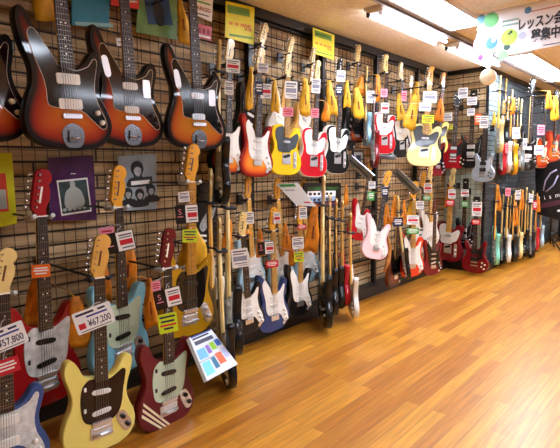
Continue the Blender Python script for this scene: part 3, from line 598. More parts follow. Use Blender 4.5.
GUITARS = [
('jazz','burst_tort',(-2.2, 0.5997, 2.323),((-0.1982, -0.9802, 0.0), (0.9778, -0.1977, -0.0698), (0.0684, -0.0138, 0.9976)),1.16,'sunburst offset guitar cut off by the left edge of the photo, cream knobs','sunburst offset guitars in the top left corner',2,('X', -2.632),'hanger arm holding the sunburst offset guitar cut off by the left edge of the photo,','wall hangers that hold the guitars'),
('jazz','burst_white',(-2.15, 0.955, 2.3056),((-0.0431, -0.9991, 0.0), (0.9979, -0.0431, -0.0488), (0.0488, -0.0021, 0.9988)),1.17,'large sunburst offset guitar with two wide white pickups and chrome tailpiece, top left','sunburst offset guitars in the top left corner',2,('X', -2.632),'hanger arm holding the large sunburst offset guitar with two wide white pickups and chrome tailpiece,','wall hangers that hold the guitars'),
('jazz','burst_tort2',(-2.25, 1.3264, 2.3172),((-0.0184, -0.9998, 0.0), (0.9992, -0.0184, -0.0349), (0.0349, -0.0006, 0.9994)),1.15,'sunburst offset guitar hanging to the right of the one with wide white pickups','sunburst offset guitars in the top left corner',2,('X', -2.632),'hanger arm holding the sunburst offset guitar hanging to the right of the one with wide','wall hangers that hold the guitars'),
('jazz','burst_black',(-2.2, 1.7177, 2.2932),((0.112, -0.9937, 0.0), (0.9931, 0.112, -0.0349), (0.0347, 0.0039, 0.9994)),1.13,'golden sunburst offset guitar with glossy black horn beside the black edge-on guitar','sunburst offset guitars in the top left corner',2,('X', -2.632),'hanger arm holding the golden sunburst offset guitar with glossy black horn beside the black edge-on','wall hangers that hold the guitars'),
('mustang','red_pearl',(-2.28, 0.8799, 1.0954),((-0.1986, -0.9801, 0.0), (0.9798, -0.1986, 0.0238), (-0.0234, 0.0047, 0.9997)),1.222,'red guitar with white pearl pickguard and red headstock below the yellow bag','short scale guitars at lower left',2,('X', -2.632),'hanger arm holding the red guitar with white pearl pickguard and red headstock below the yellow','wall hangers that hold the guitars'),
('mustang','blue_mint',(-2.25, 1.2493, 1.1137),((-0.1987, -0.9801, 0.0), (0.98, -0.1986, 0.0109), (-0.0107, 0.0022, 0.9999)),1.192,'pale blue guitar with mint pickguard and amber headstock','short scale guitars at lower left',2,('X', -2.632),'hanger arm holding the pale blue guitar with mint pickguard and amber headstock','wall hangers that hold the guitars'),
('mustang','gold_black',(-2.2, 1.6765, 1.2322),((-0.0497, -0.9988, 0.0), (0.9978, -0.0497, 0.0449), (-0.0448, 0.0022, 0.999)),1.21,'mustard gold guitar with black pickguard, above the burgundy striped one','short scale guitars at lower left',2,('X', -2.632),'hanger arm holding the mustard gold guitar with black pickguard, above the burgundy striped one','wall hangers that hold the guitars'),
('mustang','yellow_black',(-2.0, 1.0038, 0.8285),((0.0478, -0.9989, 0.0), (0.9982, 0.0478, 0.0365), (-0.0364, -0.0017, 0.9993)),1.087,'pale yellow guitar with black pickguard at the bottom of the photo','short scale guitars at lower left',2,('X', -2.632),'hanger arm holding the pale yellow guitar with black pickguard at the bottom of the photo','wall hangers that hold the guitars'),
('mustang','burg_stripe',(-2.0, 1.3587, 0.8147),((-0.0597, -0.9982, 0.0), (0.9979, -0.0597, 0.0259), (-0.0258, 0.0015, 0.9997)),1.119,'burgundy guitar with cream diagonal racing stripes and mint pickguard','short scale guitars at lower left',2,('X', -2.632),'hanger arm holding the burgundy guitar with cream diagonal racing stripes and mint pickguard','wall hangers that hold the guitars'),
('jazz','blue_pearl',(-2.06, 0.6357, 0.8209),((-0.0037, -1.0, 0.0), (0.9989, -0.0037, 0.0461), (-0.0461, 0.0002, 0.9989)),1.012,'blue edged guitar with white pearl pickguard in the bottom left corner','short scale guitars at lower left',2,('X', -2.632),'hanger arm holding the blue edged guitar with white pearl pickguard in the bottom left corner','wall hangers that hold the guitars'),
('strat','black_white',(-2.38, 2.0548, 1.9134),((0.8689, 0.495, 0.0), (-0.4947, 0.8684, 0.0349), (0.0173, -0.0303, 0.9994)),1.08,'black edge-on guitar with white pickguard, right of the golden sunburst offset guitar','guitars hung edge-on beside the mustard gold guitar',2,('X', -2.632),'hanger arm holding the black edge-on guitar with white pickguard, right of the golden sunburst offset','wall hangers that hold the guitars'),
('strat','black_white',(-2.12, 1.8048, 0.8365),((0.8705, 0.4921, 0.0), (-0.4921, 0.8704, -0.0144), (-0.0071, 0.0126, 0.9999)),1.065,'black edge-on guitar with maple neck hanging above the floor behind the leaflets','guitars hung edge-on beside the mustard gold guitar',2,('X', -2.632),'hanger arm holding the black edge-on guitar with maple neck hanging above the floor','wall hangers that hold the guitars'),
('strat','white_white',(-2.38, 1.9565, 1.0966),((0.88, 0.475, 0.0), (-0.475, 0.8799, 0.0121), (0.0057, -0.0106, 0.9999)),1.19,'white edge-on guitar behind the black one with maple neck','guitars hung edge-on beside the mustard gold guitar',2,('X', -2.632),'hanger arm holding the white edge-on guitar behind the black one with maple neck','wall hangers that hold the guitars'),
('strat','black_white',(-2.4, 2.1234, 1.0518),((0.8623, 0.5064, 0.0), (-0.5064, 0.8622, 0.015), (0.0076, -0.013, 0.9999)),1.289,'black and white edge-on guitar closest to the lower row of guitars with white pickguards','guitars hung edge-on beside the mustard gold guitar',1,('X', -2.632),'hanger arm holding the black and white edge-on guitar closest to the lower row of guitars','wall hangers that hold the guitars'),
('strat','burst_guard',(-2.45, 2.2083, 1.9923),((0.0011, -1.0, 0.0), (0.9992, 0.0011, 0.0394), (-0.0394, -0.0, 0.9992)),0.944,'leftmost sunburst guitar with big white pickguard in the upper row','guitars in the upper row of the grid wall',2,('X', -2.632),'hanger arm holding the leftmost sunburst guitar with big white pickguard in the upper row','wall hangers that hold the guitars'),
('strat','burst_guard2',(-2.42, 2.4662, 1.975),((0.0827, -0.9966, 0.0), (0.9951, 0.0826, 0.0545), (-0.0543, -0.0045, 0.9985)),0.946,'red-edged sunburst guitar with white pickguard beside the yellow single cutaway','guitars in the upper row of the grid wall',2,('X', -2.632),'hanger arm holding the red-edged sunburst guitar with white pickguard beside the yellow single cutaway','wall hangers that hold the guitars'),
('tele','butter',(-2.42, 2.7649, 1.982),((0.1686, -0.9857, 0.0), (0.985, 0.1685, 0.0379), (-0.0374, -0.0064, 0.9993)),0.94,'bright yellow single cutaway guitar with grey pickguard in the upper row','guitars in the upper row of the grid wall',2,('X', -2.632),'hanger arm holding the bright yellow single cutaway guitar with grey pickguard in the upper row','wall hangers that hold the guitars'),
('tele','red_bound',(-2.42, 3.1214, 1.9888),((0.1417, -0.9899, 0.0), (0.9873, 0.1413, 0.0724), (-0.0717, -0.0103, 0.9974)),0.978,'red single cutaway guitar with white binding, right of the bright yellow one','guitars in the upper row of the grid wall',2,('X', -2.632),'hanger arm holding the red single cutaway guitar with white binding, right of the bright yellow','wall hangers that hold the guitars'),
('tele','black_bound',(-2.42, 3.4288, 2.0439),((0.0958, -0.9954, 0.0), (0.9947, 0.0957, 0.0384), (-0.0382, -0.0037, 0.9993)),1.022,'black single cutaway guitar with white binding and white pickguard below a row of hangers','guitars in the upper row of the grid wall',2,('X', -2.632),'hanger arm holding the black single cutaway guitar with white binding and white pickguard','wall hangers that hold the guitars'),
('strat','dkburst',(-2.5, 3.827, 2.012),((0.342, -0.9397, 0.0), (0.9397, 0.342, 0.0), (-0.0, 0.0, 1.0)),0.62,'small dark sunburst guitar between the black bound guitar and the dark red edge-on one','guitars in the upper row of the grid wall',1,('X', -2.632),'hanger arm holding the small dark sunburst guitar between the black bound guitar and the dark','wall hangers that hold the guitars'),
('strat','blue_side',(-2.42, 3.848, 2.0821),((0.6844, 0.7291, 0.0), (-0.729, 0.6843, 0.0175), (0.0127, -0.0119, 0.9998)),0.75,'pale blue edge-on guitar right of the small dark sunburst guitar','guitars in the upper row of the grid wall',1,('X', -2.632),'hanger arm holding the pale blue edge-on guitar right of the small dark sunburst guitar','wall hangers that hold the guitars'),
('strat','dkred',(-2.35, 3.872, 1.9574),((0.6729, 0.7397, 0.0), (-0.7392, 0.6725, 0.0349), (0.0258, -0.0235, 0.9994)),0.85,'dark red edge-on guitar above the slanted grey board','guitars in the upper row of the grid wall',1,('X', -2.632),'hanger arm holding the dark red edge-on guitar above the slanted grey board','wall hangers that hold the guitars'),
('tele','red_bound2',(-2.42, 4.1893, 2.2052),((0.2505, -0.9681, 0.0), (0.9681, 0.2505, 0.0107), (-0.0103, -0.0027, 0.9999)),0.994,'red guitar with white binding and white pickguard in the middle of the upper row','guitars in the upper row of the grid wall',1,('X', -2.632),'hanger arm holding the red guitar with white binding and white pickguard in the middle','wall hangers that hold the guitars'),
('tele','black_bound2',(-2.45, 4.5529, 2.186),((0.12, -0.9928, 0.0), (0.9909, 0.1198, -0.0608), (0.0604, 0.0073, 0.9981)),1.014,'black bound guitar left of the cream single cutaway guitar','guitars in the upper row of the grid wall',1,('X', -2.632),'hanger arm holding the black bound guitar left of the cream single cutaway guitar','wall hangers that hold the guitars'),
('tele','yellow_black',(-2.45, 5.5502, 2.2341),((0.39, -0.9208, 0.0), (0.9121, 0.3863, 0.1374), (-0.1266, -0.0536, 0.9905)),0.998,'yellow single cutaway guitar with dark pickguard peeking out behind the cream one','guitars in the upper row of the grid wall',1,('X', -2.632),'hanger arm holding the yellow single cutaway guitar with dark pickguard peeking out behind the cream','wall hangers that hold the guitars'),
('tele','cream_black',(-2.2, 4.6716, 2.1266),((0.8065, -0.5912, 0.0), (0.5866, 0.8003, 0.1242), (-0.0734, -0.1002, 0.9923)),1.055,'cream single cutaway guitar with dark pickguard, largest at the right of the upper row','guitars in the upper row of the grid wall',2,('X', -2.632),'hanger arm holding the cream single cutaway guitar with dark pickguard, largest','wall hangers that hold the guitars'),
('strat','dkred_g',(-2.4, 5.3899, 1.9735),((0.1822, -0.9833, 0.0), (0.9819, 0.182, 0.0523), (-0.0515, -0.0095, 0.9986)),1.0,'dark red guitar hanging just below and behind the cream single cutaway','guitars in the upper row of the grid wall',1,('X', -2.632),'hanger arm holding the dark red guitar hanging just below and behind the cream single cutaway','wall hangers that hold the guitars'),
('strat','black_rose',(-2.52, 2.5893, 2.1876),((-0.193, -0.9812, 0.0), (0.9521, -0.1873, 0.2416), (-0.2371, 0.0466, 0.9704)),1.019,'black guitar behind the two sunburst ones, its headstock right of the big yellow sale sign','guitars hung behind the upper row',1,('X', -2.632),'hanger arm holding the black guitar behind the two sunburst ones, its headstock','wall hangers that hold the guitars'),
('strat','white_white',(-2.53, 2.9111, 2.1761),((-0.1938, -0.981, 0.0), (0.9561, -0.1889, 0.2242), (-0.22, 0.0435, 0.9745)),0.868,'white guitar behind the bright yellow single cutaway, pale headstock near the ceiling','guitars hung behind the upper row',1,('X', -2.632),'hanger arm holding the white guitar behind the bright yellow single cutaway, pale headstock','wall hangers that hold the guitars'),
('tele','natural',(-2.53, 3.1993, 2.1436),((-0.1933, -0.9811, 0.0), (0.9538, -0.188, 0.2344), (-0.2299, 0.0453, 0.9721)),0.897,'guitar behind the red single cutaway, headstock left of the small yellow sale sign','guitars hung behind the upper row',1,('X', -2.632),'hanger arm holding the guitar behind the red single cutaway, headstock left of the small yellow','wall hangers that hold the guitars'),
('strat','black_rose',(-2.53, 3.864, 2.254),((-0.1964, -0.9805, 0.0), (0.9687, -0.194, 0.1547), (-0.1517, 0.0304, 0.988)),1.03,'black guitar with long maple neck reaching up to the black grid frame','guitars hung behind the upper row',1,('X', -2.632),'hanger arm holding the black guitar with long maple neck reaching up to the black grid','wall hangers that hold the guitars'),
('strat','white_white',(-2.53, 4.9101, 2.1526),((0.0525, -0.9986, 0.0), (0.9975, 0.0524, 0.0468), (-0.0468, -0.0025, 0.9989)),0.798,'white guitar mostly hidden by the black bound guitar and orange pouches','guitars hung behind the upper row',1,('X', -2.632),'hanger arm holding the white guitar mostly hidden by the black bound guitar and orange pouches','wall hangers that hold the guitars'),
('strat','black_guard',(-2.36, 2.2207, 0.8512),((0.1159, -0.9933, 0.0), (0.9906, 0.1156, -0.0735), (0.073, 0.0085, 0.9973)),0.912,'black guitar with white pickguard and dark fingerboard, lowest at the left of the lower row','guitars in the lower row by the floor',2,('X', -2.632),'hanger arm holding the black guitar with white pickguard and dark fingerboard, lowest','wall hangers that hold the guitars'),
('strat','navy_guard',(-2.36, 2.5175, 0.8537),((0.0592, -0.9982, 0.0), (0.9981, 0.0592, -0.0179), (0.0179, 0.0011, 0.9998)),0.973,'navy blue guitar with white pickguard and maple neck in the lower row','guitars in the lower row by the floor',2,('X', -2.632),'hanger arm holding the navy blue guitar with white pickguard and maple neck in the lower','wall hangers that hold the guitars'),
('strat','black_guard2',(-2.36, 2.8277, 0.8706),((0.0388, -0.9992, 0.0), (0.9992, 0.0388, 0.0081), (-0.0081, -0.0003, 1.0)),0.936,'black guitar with white pickguard and maple neck below the yellow-green price card','guitars in the lower row by the floor',2,('X', -2.632),'hanger arm holding the black guitar with white pickguard and maple neck below the yellow-green price','wall hangers that hold the guitars'),
('strat','paleblue',(-2.54, 2.4534, 1.0819),((-0.0723, -0.9974, 0.0), (0.9955, -0.0722, -0.0606), (0.0605, -0.0044, 0.9982)),0.905,'pale blue guitar behind the black one at the left of the lower row','pale blue and white guitars hung behind the lower row',1,('X', -2.632),'hanger arm holding the pale blue guitar behind the black one','wall hangers that hold the guitars'),
('strat','paleblue2',(-2.54, 2.7708, 1.0612),((-0.025, -0.9997, 0.0), (0.9956, -0.0249, -0.0902), (0.0902, -0.0023, 0.9959)),0.946,'pale blue guitar behind the navy one','pale blue and white guitars hung behind the lower row',1,('X', -2.632),'hanger arm holding the pale blue guitar behind the navy one','wall hangers that hold the guitars'),
('strat','paleblue3',(-2.54, 3.0887, 1.0407),((0.0198, -0.9998, 0.0), (0.9949, 0.0197, -0.0988), (0.0988, 0.002, 0.9951)),0.933,'pale blue guitar on the right, behind the yellow-green price card','pale blue and white guitars hung behind the lower row',1,('X', -2.632),'hanger arm holding the pale blue guitar on the right, behind the yellow-green price card','wall hangers that hold the guitars'),
('bass','black_maple',(-2.3, 3.0388, 1.0178),((0.745, 0.6671, 0.0), (-0.6671, 0.7449, 0.0106), (0.0071, -0.0079, 0.9999)),1.104,'black edge-on bass with a long pale neck, leftmost in the packed rack','guitars packed edge-on in the rack by the floor',1,('X', -2.632),'hanger arm holding the black edge-on bass with a long pale neck, leftmost in the packed','wall hangers that hold the guitars'),
('strat','black_rose',(-2.36, 3.2042, 0.9004),((0.7354, 0.6776, 0.0), (-0.6776, 0.7354, -0.0099), (-0.0067, 0.0073, 1.0)),1.061,'black edge-on guitar second in the packed rack','guitars packed edge-on in the rack by the floor',1,('X', -2.632),'hanger arm holding the black edge-on guitar second in the packed rack','wall hangers that hold the guitars'),
('strat','dkburst',(-2.4, 3.3521, 0.8686),((0.7262, 0.6875, 0.0), (-0.6874, 0.7261, -0.0133), (-0.0092, 0.0097, 0.9999)),1.005,'dark sunburst edge-on guitar in the middle of the packed rack','guitars packed edge-on in the rack by the floor',1,('X', -2.632),'hanger arm holding the dark sunburst edge-on guitar in the middle of the packed rack','wall hangers that hold the guitars'),
('strat','red_side',(-2.36, 3.3901, 0.8593),((0.7172, 0.6969, 0.0), (-0.6968, 0.7172, -0.0083), (-0.0058, 0.0059, 1.0)),0.958,'bright red edge-on guitar in the packed rack left of the white one','guitars packed edge-on in the rack by the floor',1,('X', -2.632),'hanger arm holding the bright red edge-on guitar in the packed rack left of the white','wall hangers that hold the guitars'),
('strat','white_side',(-2.25, 3.3523, 0.7678),((0.7046, 0.7096, 0.0), (-0.7094, 0.7043, -0.0287), (-0.0204, 0.0203, 0.9996)),0.944,'white edge-on guitar at the right end of the packed rack, almost touching the floor','guitars packed edge-on in the rack by the floor',1,('X', -2.632),'hanger arm holding the white edge-on guitar at the right end of the packed rack, almost','wall hangers that hold the guitars'),
('strat','red_rear',(-2.5, 4.0306, 1.235),((0.1212, -0.9926, 0.0), (0.9484, 0.1158, 0.2953), (-0.2932, -0.0358, 0.9554)),0.832,'red guitar half hidden behind the pale pink one','guitars in the middle of the lower wall',1,('X', -2.632),'hanger arm holding the red guitar half hidden behind the pale pink one','wall hangers that hold the guitars'),
('strat','pink',(-2.3, 4.008, 1.1263),((0.4289, -0.9034, 0.0), (0.8693, 0.4127, 0.2719), (-0.2456, -0.1166, 0.9623)),0.89,'pale pink guitar with white pickguard hanging alone at an angle','guitars in the middle of the lower wall',2,('X', -2.632),'hanger arm holding the pale pink guitar with white pickguard hanging alone at an angle','wall hangers that hold the guitars'),
('strat','sunb_g',(-2.35, 4.3426, 0.8301),((-0.056, -0.9984, 0.0), (0.9978, -0.056, 0.0349), (-0.0348, 0.002, 0.9994)),0.95,'dark brown guitar low by the floor left of the orange-red guitar','guitars in the middle of the lower wall',1,('X', -2.632),'hanger arm holding the dark brown guitar low by the floor left of the orange-red guitar','wall hangers that hold the guitars'),
('strat','black_white',(-2.28, 4.2326, 0.8801),((0.6189, 0.7855, 0.0), (-0.7651, 0.6028, -0.2263), (-0.1777, 0.14, 0.9741)),0.907,'black and white guitar turned sideways left of the orange-red one','guitars in the middle of the lower wall',1,('X', -2.632),'hanger arm holding the black and white guitar turned sideways left of the orange-red one','wall hangers that hold the guitars'),
('strat','fiesta',(-2.3, 4.5823, 0.9745),((0.3489, -0.9372, 0.0), (0.9372, 0.3489, -0.002), (0.0019, 0.0007, 1.0)),1.053,'orange-red guitar with white pickguard and maple neck near the floor','guitars in the middle of the lower wall',2,('X', -2.632),'hanger arm holding the orange-red guitar with white pickguard and maple neck near the floor','wall hangers that hold the guitars'),
('strat','white_blackg',(-2.45, 5.0926, 1.0788),((0.2703, -0.9628, 0.0), (0.9628, 0.2703, 0.0026), (-0.0025, -0.0007, 1.0)),0.954,'white guitar behind and above the orange-red one','guitars in the middle of the lower wall',1,('X', -2.632),'hanger arm holding the white guitar behind and above the orange-red one','wall hangers that hold the guitars'),
('strat','white_white',(-2.4, 5.1737, 1.1588),((0.2078, -0.9782, 0.0), (0.9746, 0.207, -0.0852), (0.0834, 0.0177, 0.9964)),1.005,'white guitar next to the dark corner post of the grid wall','guitars in the middle of the lower wall',1,('X', -2.632),'hanger arm holding the white guitar next to the dark corner post of the grid wall','wall hangers that hold the guitars'),
('strat','dkred_g',(-2.3, 5.0922, 0.7898),((0.3336, -0.9427, 0.0), (0.9427, 0.3336, 0.0), (-0.0, 0.0, 1.0)),0.9,'dark red guitar near the floor left of the corner box','guitars in the middle of the lower wall',1,('X', -2.632),'hanger arm holding the dark red guitar near the floor left of the corner box','wall hangers that hold the guitars'),
('sg','red_double',(-2.3983, 5.86, 2.0378),((0.9236, -0.3799, 0.0523), (0.3804, 0.9248, 0.0), (-0.0484, 0.0199, 0.9986)),1.0,'red guitar with dark pickguard at the upper left of the short wall','guitars on the short wall facing the camera',1,('Y', 6.035),'hanger arm holding the red guitar with dark pickguard at the upper left of the short','wall hangers that hold the guitars'),
('sg','black_double',(-2.2187, 5.9, 2.049),((0.9985, -0.0526, 0.0175), (0.0526, 0.9986, 0.0), (-0.0174, 0.0009, 0.9998)),1.0,'black guitar in the upper middle of the short wall left of the silver one','guitars on the short wall facing the camera',1,('Y', 6.035),'hanger arm holding the black guitar in the upper middle of the short wall','wall hangers that hold the guitars'),
('sg','silver',(-2.0366, 5.8, 1.7625),((0.9904, 0.137, 0.0175), (-0.137, 0.9906, 0.0), (-0.0173, -0.0024, 0.9998)),0.84,'silver grey double cutaway guitar on the short wall','guitars on the short wall facing the camera',2,('Y', 6.035),'hanger arm holding the silver grey double cutaway guitar on the short wall','wall hangers that hold the guitars'),
('tele','dkred_w',(-2.4291, 5.85, 1.0755),((0.9795, 0.1984, 0.0345), (-0.1986, 0.9801, 0.0), (-0.0338, -0.0068, 0.9994)),1.232,'dark red guitar with white pickguard at the lower left of the short wall','guitars on the short wall facing the camera',1,('Y', 6.035),'hanger arm holding the dark red guitar with white pickguard at the lower','wall hangers that hold the guitars'),
('sg','black_double',(-2.2893, 5.93, 1.0054),((0.98, 0.1987, 0.0083), (-0.1987, 0.9801, 0.0), (-0.0081, -0.0016, 1.0)),0.952,'black guitar with pale pickup rings low in the middle of the short wall','guitars on the short wall facing the camera',1,('Y', 6.035),'hanger arm holding the black guitar with pale pickup rings low in the middle','wall hangers that hold the guitars'),
('sg','red_low',(-2.1018, 5.8, 0.7851),((0.9976, 0.0698, 0.0), (-0.0698, 0.9976, 0.0), (0.0, -0.0, 1.0)),1.0,'dark red double cutaway guitar hanging lowest on the short wall','guitars on the short wall facing the camera',2,('Y', 6.035),'hanger arm holding the dark red double cutaway guitar hanging lowest on the short wall','wall hangers that hold the guitars'),
('strat','cream_side',(-1.98, 6.0708, 2.1994),((0.4858, 0.8741, 0.0), (-0.8741, 0.4858, 0.0), (0.0, -0.0, 1.0)),0.95,'cream edge-on guitar first on the far wall beside the corner post','guitars in the upper row of the far wall',0,('X', -2.11),'hanger arm holding the cream edge-on guitar first on the far wall beside the corner post','wall hangers that hold the guitars'),
('strat','red_side',(-2.0, 6.2749, 1.9331),((0.4799, 0.8773, 0.0), (-0.8773, 0.4799, 0.0), (0.0, -0.0, 1.0)),0.95,'red edge-on guitar on the far wall just right of the cream one','guitars in the upper row of the far wall',0,('X', -2.11),'hanger arm holding the red edge-on guitar on the far wall just right of the cream','wall hangers that hold the guitars'),
('strat','white_side',(-2.0, 6.462, 1.9941),((0.4725, 0.8813, 0.0), (-0.8813, 0.4725, 0.0), (0.0, -0.0, 1.0)),1.0,'white edge-on guitar between the red and the yellow one on the far wall','guitars in the upper row of the far wall',0,('X', -2.11),'hanger arm holding the white edge-on guitar between the red and the yellow one','wall hangers that hold the guitars'),
('lp','gold_side',(-1.96, 6.572, 1.9921),((0.4634, 0.8862, 0.0), (-0.8862, 0.4634, 0.0), (0.0, -0.0, 1.0)),1.05,'yellow edge-on guitar in the upper row of the far wall','guitars in the upper row of the far wall',0,('X', -2.11),'hanger arm holding the yellow edge-on guitar in the upper row of the far wall','wall hangers that hold the guitars'),
('strat','grey_side',(-1.98, 6.9291, 2.0014),((0.4532, 0.8914, 0.0), (-0.8914, 0.4532, 0.0), (0.0, -0.0, 1.0)),1.0,'grey edge-on guitar left of the big black one on the far wall','guitars in the upper row of the far wall',0,('X', -2.11),'hanger arm holding the grey edge-on guitar left of the big black one on the far','wall hangers that hold the guitars'),
('bass','black_big',(-1.9, 7.0862, 2.2322),((0.3034, -0.9529, 0.0), (0.9529, 0.3034, 0.0), (-0.0, 0.0, 1.0)),1.1,'big black guitar with white label on the far wall','guitars in the upper row of the far wall',1,('X', -2.11),'hanger arm holding the big black guitar with white label on the far wall','wall hangers that hold the guitars'),
('lp','burst_cream',(-1.9, 7.7821, 2.0745),((0.2836, -0.9589, 0.0), (0.9589, 0.2836, 0.0), (-0.0, 0.0, 1.0)),1.05,'sunburst guitar with cream pickguard right of the big black one','guitars in the upper row of the far wall',1,('X', -2.11),'hanger arm holding the sunburst guitar with cream pickguard right of the big black one','wall hangers that hold the guitars'),
('lp','cherry',(-1.82, 8.0455, 2.2222),((0.2612, -0.9653, 0.0), (0.9653, 0.2612, 0.0), (-0.0, 0.0, 1.0)),1.15,'cherry orange sunburst guitar at the right edge of the photo','guitars in the upper row of the far wall',1,('X', -2.11),'hanger arm holding the cherry orange sunburst guitar at the right edge of the photo','wall hangers that hold the guitars'),
('strat','seafoam',(-1.96, 6.0298, 0.8913),((0.4849, 0.8746, 0.0), (-0.8746, 0.4849, 0.0), (0.0, -0.0, 1.0)),1.0,'seafoam green edge-on guitar at the corner of the short wall','guitars in the lower row of the far wall',1,('X', -2.11),'hanger arm holding the seafoam green edge-on guitar at the corner of the short wall','wall hangers that hold the guitars'),
('strat','white_side',(-1.96, 6.4854, 0.8085),((0.4666, 0.8845, 0.0), (-0.8845, 0.4666, 0.0), (0.0, -0.0, 1.0)),0.95,'white edge-on guitar second from the seafoam green one','guitars in the lower row of the far wall',0,('X', -2.11),'hanger arm holding the white edge-on guitar second from the seafoam green one','wall hangers that hold the guitars'),
('strat','dkburst',(-1.96, 6.7335, 0.7844),((0.4576, 0.8892, 0.0), (-0.8892, 0.4576, 0.0), (0.0, -0.0, 1.0)),0.95,'dark brown edge-on guitar low on the far wall','guitars in the lower row of the far wall',0,('X', -2.11),'hanger arm holding the dark brown edge-on guitar low on the far wall','wall hangers that hold the guitars'),
('strat','cream_side',(-1.96, 6.9927, 0.7874),((0.4487, 0.8937, 0.0), (-0.8937, 0.4487, 0.0), (0.0, -0.0, 1.0)),0.95,'cream edge-on guitar low on the far wall right of the dark brown one','guitars in the lower row of the far wall',0,('X', -2.11),'hanger arm holding the cream edge-on guitar low on the far wall right of the dark','wall hangers that hold the guitars'),
('strat','black_rose',(-1.92, 7.1216, 0.8402),((0.4398, 0.8981, 0.0), (-0.8981, 0.4398, 0.0), (0.0, -0.0, 1.0)),1.0,'black edge-on guitar low on the far wall, taller than its neighbours','guitars in the lower row of the far wall',0,('X', -2.11),'hanger arm holding the black edge-on guitar low on the far wall, taller than its neighbours','wall hangers that hold the guitars'),
('strat','black_white',(-1.92, 7.4183, 0.7835),((0.4307, 0.9025, 0.0), (-0.9025, 0.4307, 0.0), (0.0, -0.0, 1.0)),1.0,'black and white edge-on guitar low on the far wall near the black banner','guitars in the lower row of the far wall',0,('X', -2.11),'hanger arm holding the black and white edge-on guitar low on the far wall','wall hangers that hold the guitars'),
('strat','red_side',(-1.96, 7.8195, 0.7505),((0.4238, 0.9058, 0.0), (-0.9058, 0.4238, 0.0), (0.0, -0.0, 1.0)),0.9,'red edge-on guitar low on the far wall near the black banner','guitars in the lower row of the far wall',0,('X', -2.11),'hanger arm holding the red edge-on guitar low on the far wall near the black banner','wall hangers that hold the guitars'),
('strat','paleblue',(-1.96, 8.0905, 0.7614),((0.4166, 0.9091, 0.0), (-0.9091, 0.4166, 0.0), (0.0, -0.0, 1.0)),0.9,'pale guitar at the far end of the lower row beneath the black banner','guitars in the lower row of the far wall',0,('X', -2.11),'hanger arm holding the pale guitar at the far end of the lower row beneath','wall hangers that hold the guitars'),
('strat','dkburst',(-2.04, 6.4714, 2.2324),((0.4771, 0.8788, 0.0), (-0.8788, 0.4771, 0.0), (0.0, -0.0, 1.0)),0.9,'small dark brown edge-on guitar high on the far wall behind the red one','guitars in the upper row of the far wall',0,('X', -2.11),'hanger arm holding the small dark brown edge-on guitar high on the far wall','wall hangers that hold the guitars'),
('tele','natural',(-2.04, 6.7296, 2.1237),((0.4674, 0.8841, 0.0), (-0.8841, 0.4674, 0.0), (0.0, -0.0, 1.0)),0.95,'natural wood edge-on guitar high on the far wall left of the yellow one','guitars in the upper row of the far wall',0,('X', -2.11),'hanger arm holding the natural wood edge-on guitar high on the far wall','wall hangers that hold the guitars'),
('strat','black_rose',(-2.04, 6.9941, 2.0431),((0.458, 0.8889, 0.0), (-0.8889, 0.458, 0.0), (0.0, -0.0, 1.0)),0.95,'black edge-on guitar between the yellow and the grey one on the far wall','guitars in the upper row of the far wall',0,('X', -2.11),'hanger arm holding the black edge-on guitar between the yellow and the grey one','wall hangers that hold the guitars'),
('strat','black_white',(-2.04, 6.5463, 0.7759),((0.4742, 0.8804, 0.0), (-0.8804, 0.4742, 0.0), (0.0, -0.0, 1.0)),0.95,'black and white edge-on guitar right behind the seafoam green guitar','guitars in the lower row of the far wall',0,('X', -2.11),'hanger arm holding the black and white edge-on guitar right behind the seafoam green guitar','wall hangers that hold the guitars'),
('strat','black_rose',(-2.04, 6.8706, 0.757),((0.4623, 0.8867, 0.0), (-0.8867, 0.4623, 0.0), (0.0, -0.0, 1.0)),0.9,'black edge-on guitar low on the far wall behind the second white one','guitars in the lower row of the far wall',0,('X', -2.11),'hanger arm holding the black edge-on guitar low on the far wall behind the second white','wall hangers that hold the guitars'),
('strat','dkred',(-2.04, 7.1338, 0.7473),((0.4533, 0.8913, 0.0), (-0.8913, 0.4533, 0.0), (0.0, -0.0, 1.0)),0.9,'dark red edge-on guitar low on the far wall behind the dark brown one','guitars in the lower row of the far wall',0,('X', -2.11),'hanger arm holding the dark red edge-on guitar low on the far wall behind the dark','wall hangers that hold the guitars'),
('strat','black_rose',(-2.04, 7.4086, 0.7671),((0.4446, 0.8957, 0.0), (-0.8957, 0.4446, 0.0), (0.0, -0.0, 1.0)),0.9,'black edge-on guitar low on the far wall behind the cream one','guitars in the lower row of the far wall',0,('X', -2.11),'hanger arm holding the black edge-on guitar low on the far wall behind the cream one','wall hangers that hold the guitars'),
('strat','natural_s',(-2.04, 7.7051, 0.7571),((0.4357, 0.9001, 0.0), (-0.9001, 0.4357, 0.0), (0.0, -0.0, 1.0)),0.9,'natural wood edge-on guitar low on the far wall left of the black banner','guitars in the lower row of the far wall',0,('X', -2.11),'hanger arm holding the natural wood edge-on guitar low on the far wall','wall hangers that hold the guitars'),
]
for (kind, fin, nut, rot, sc, label, group, det, wall, hl, hg) in GUITARS:
    guitar(kind, fin, nut, rot, sc, label, group, det)
for i, (kind, fin, nut, rot, sc, label, group, det, wall, hl, hg) in enumerate(GUITARS):
    hanger(nut, rot, sc, wall, hl, hg, fin in ('red_pearl', 'blue_mint', 'gold_black', 'burg_stripe', 'blue_pearl'))

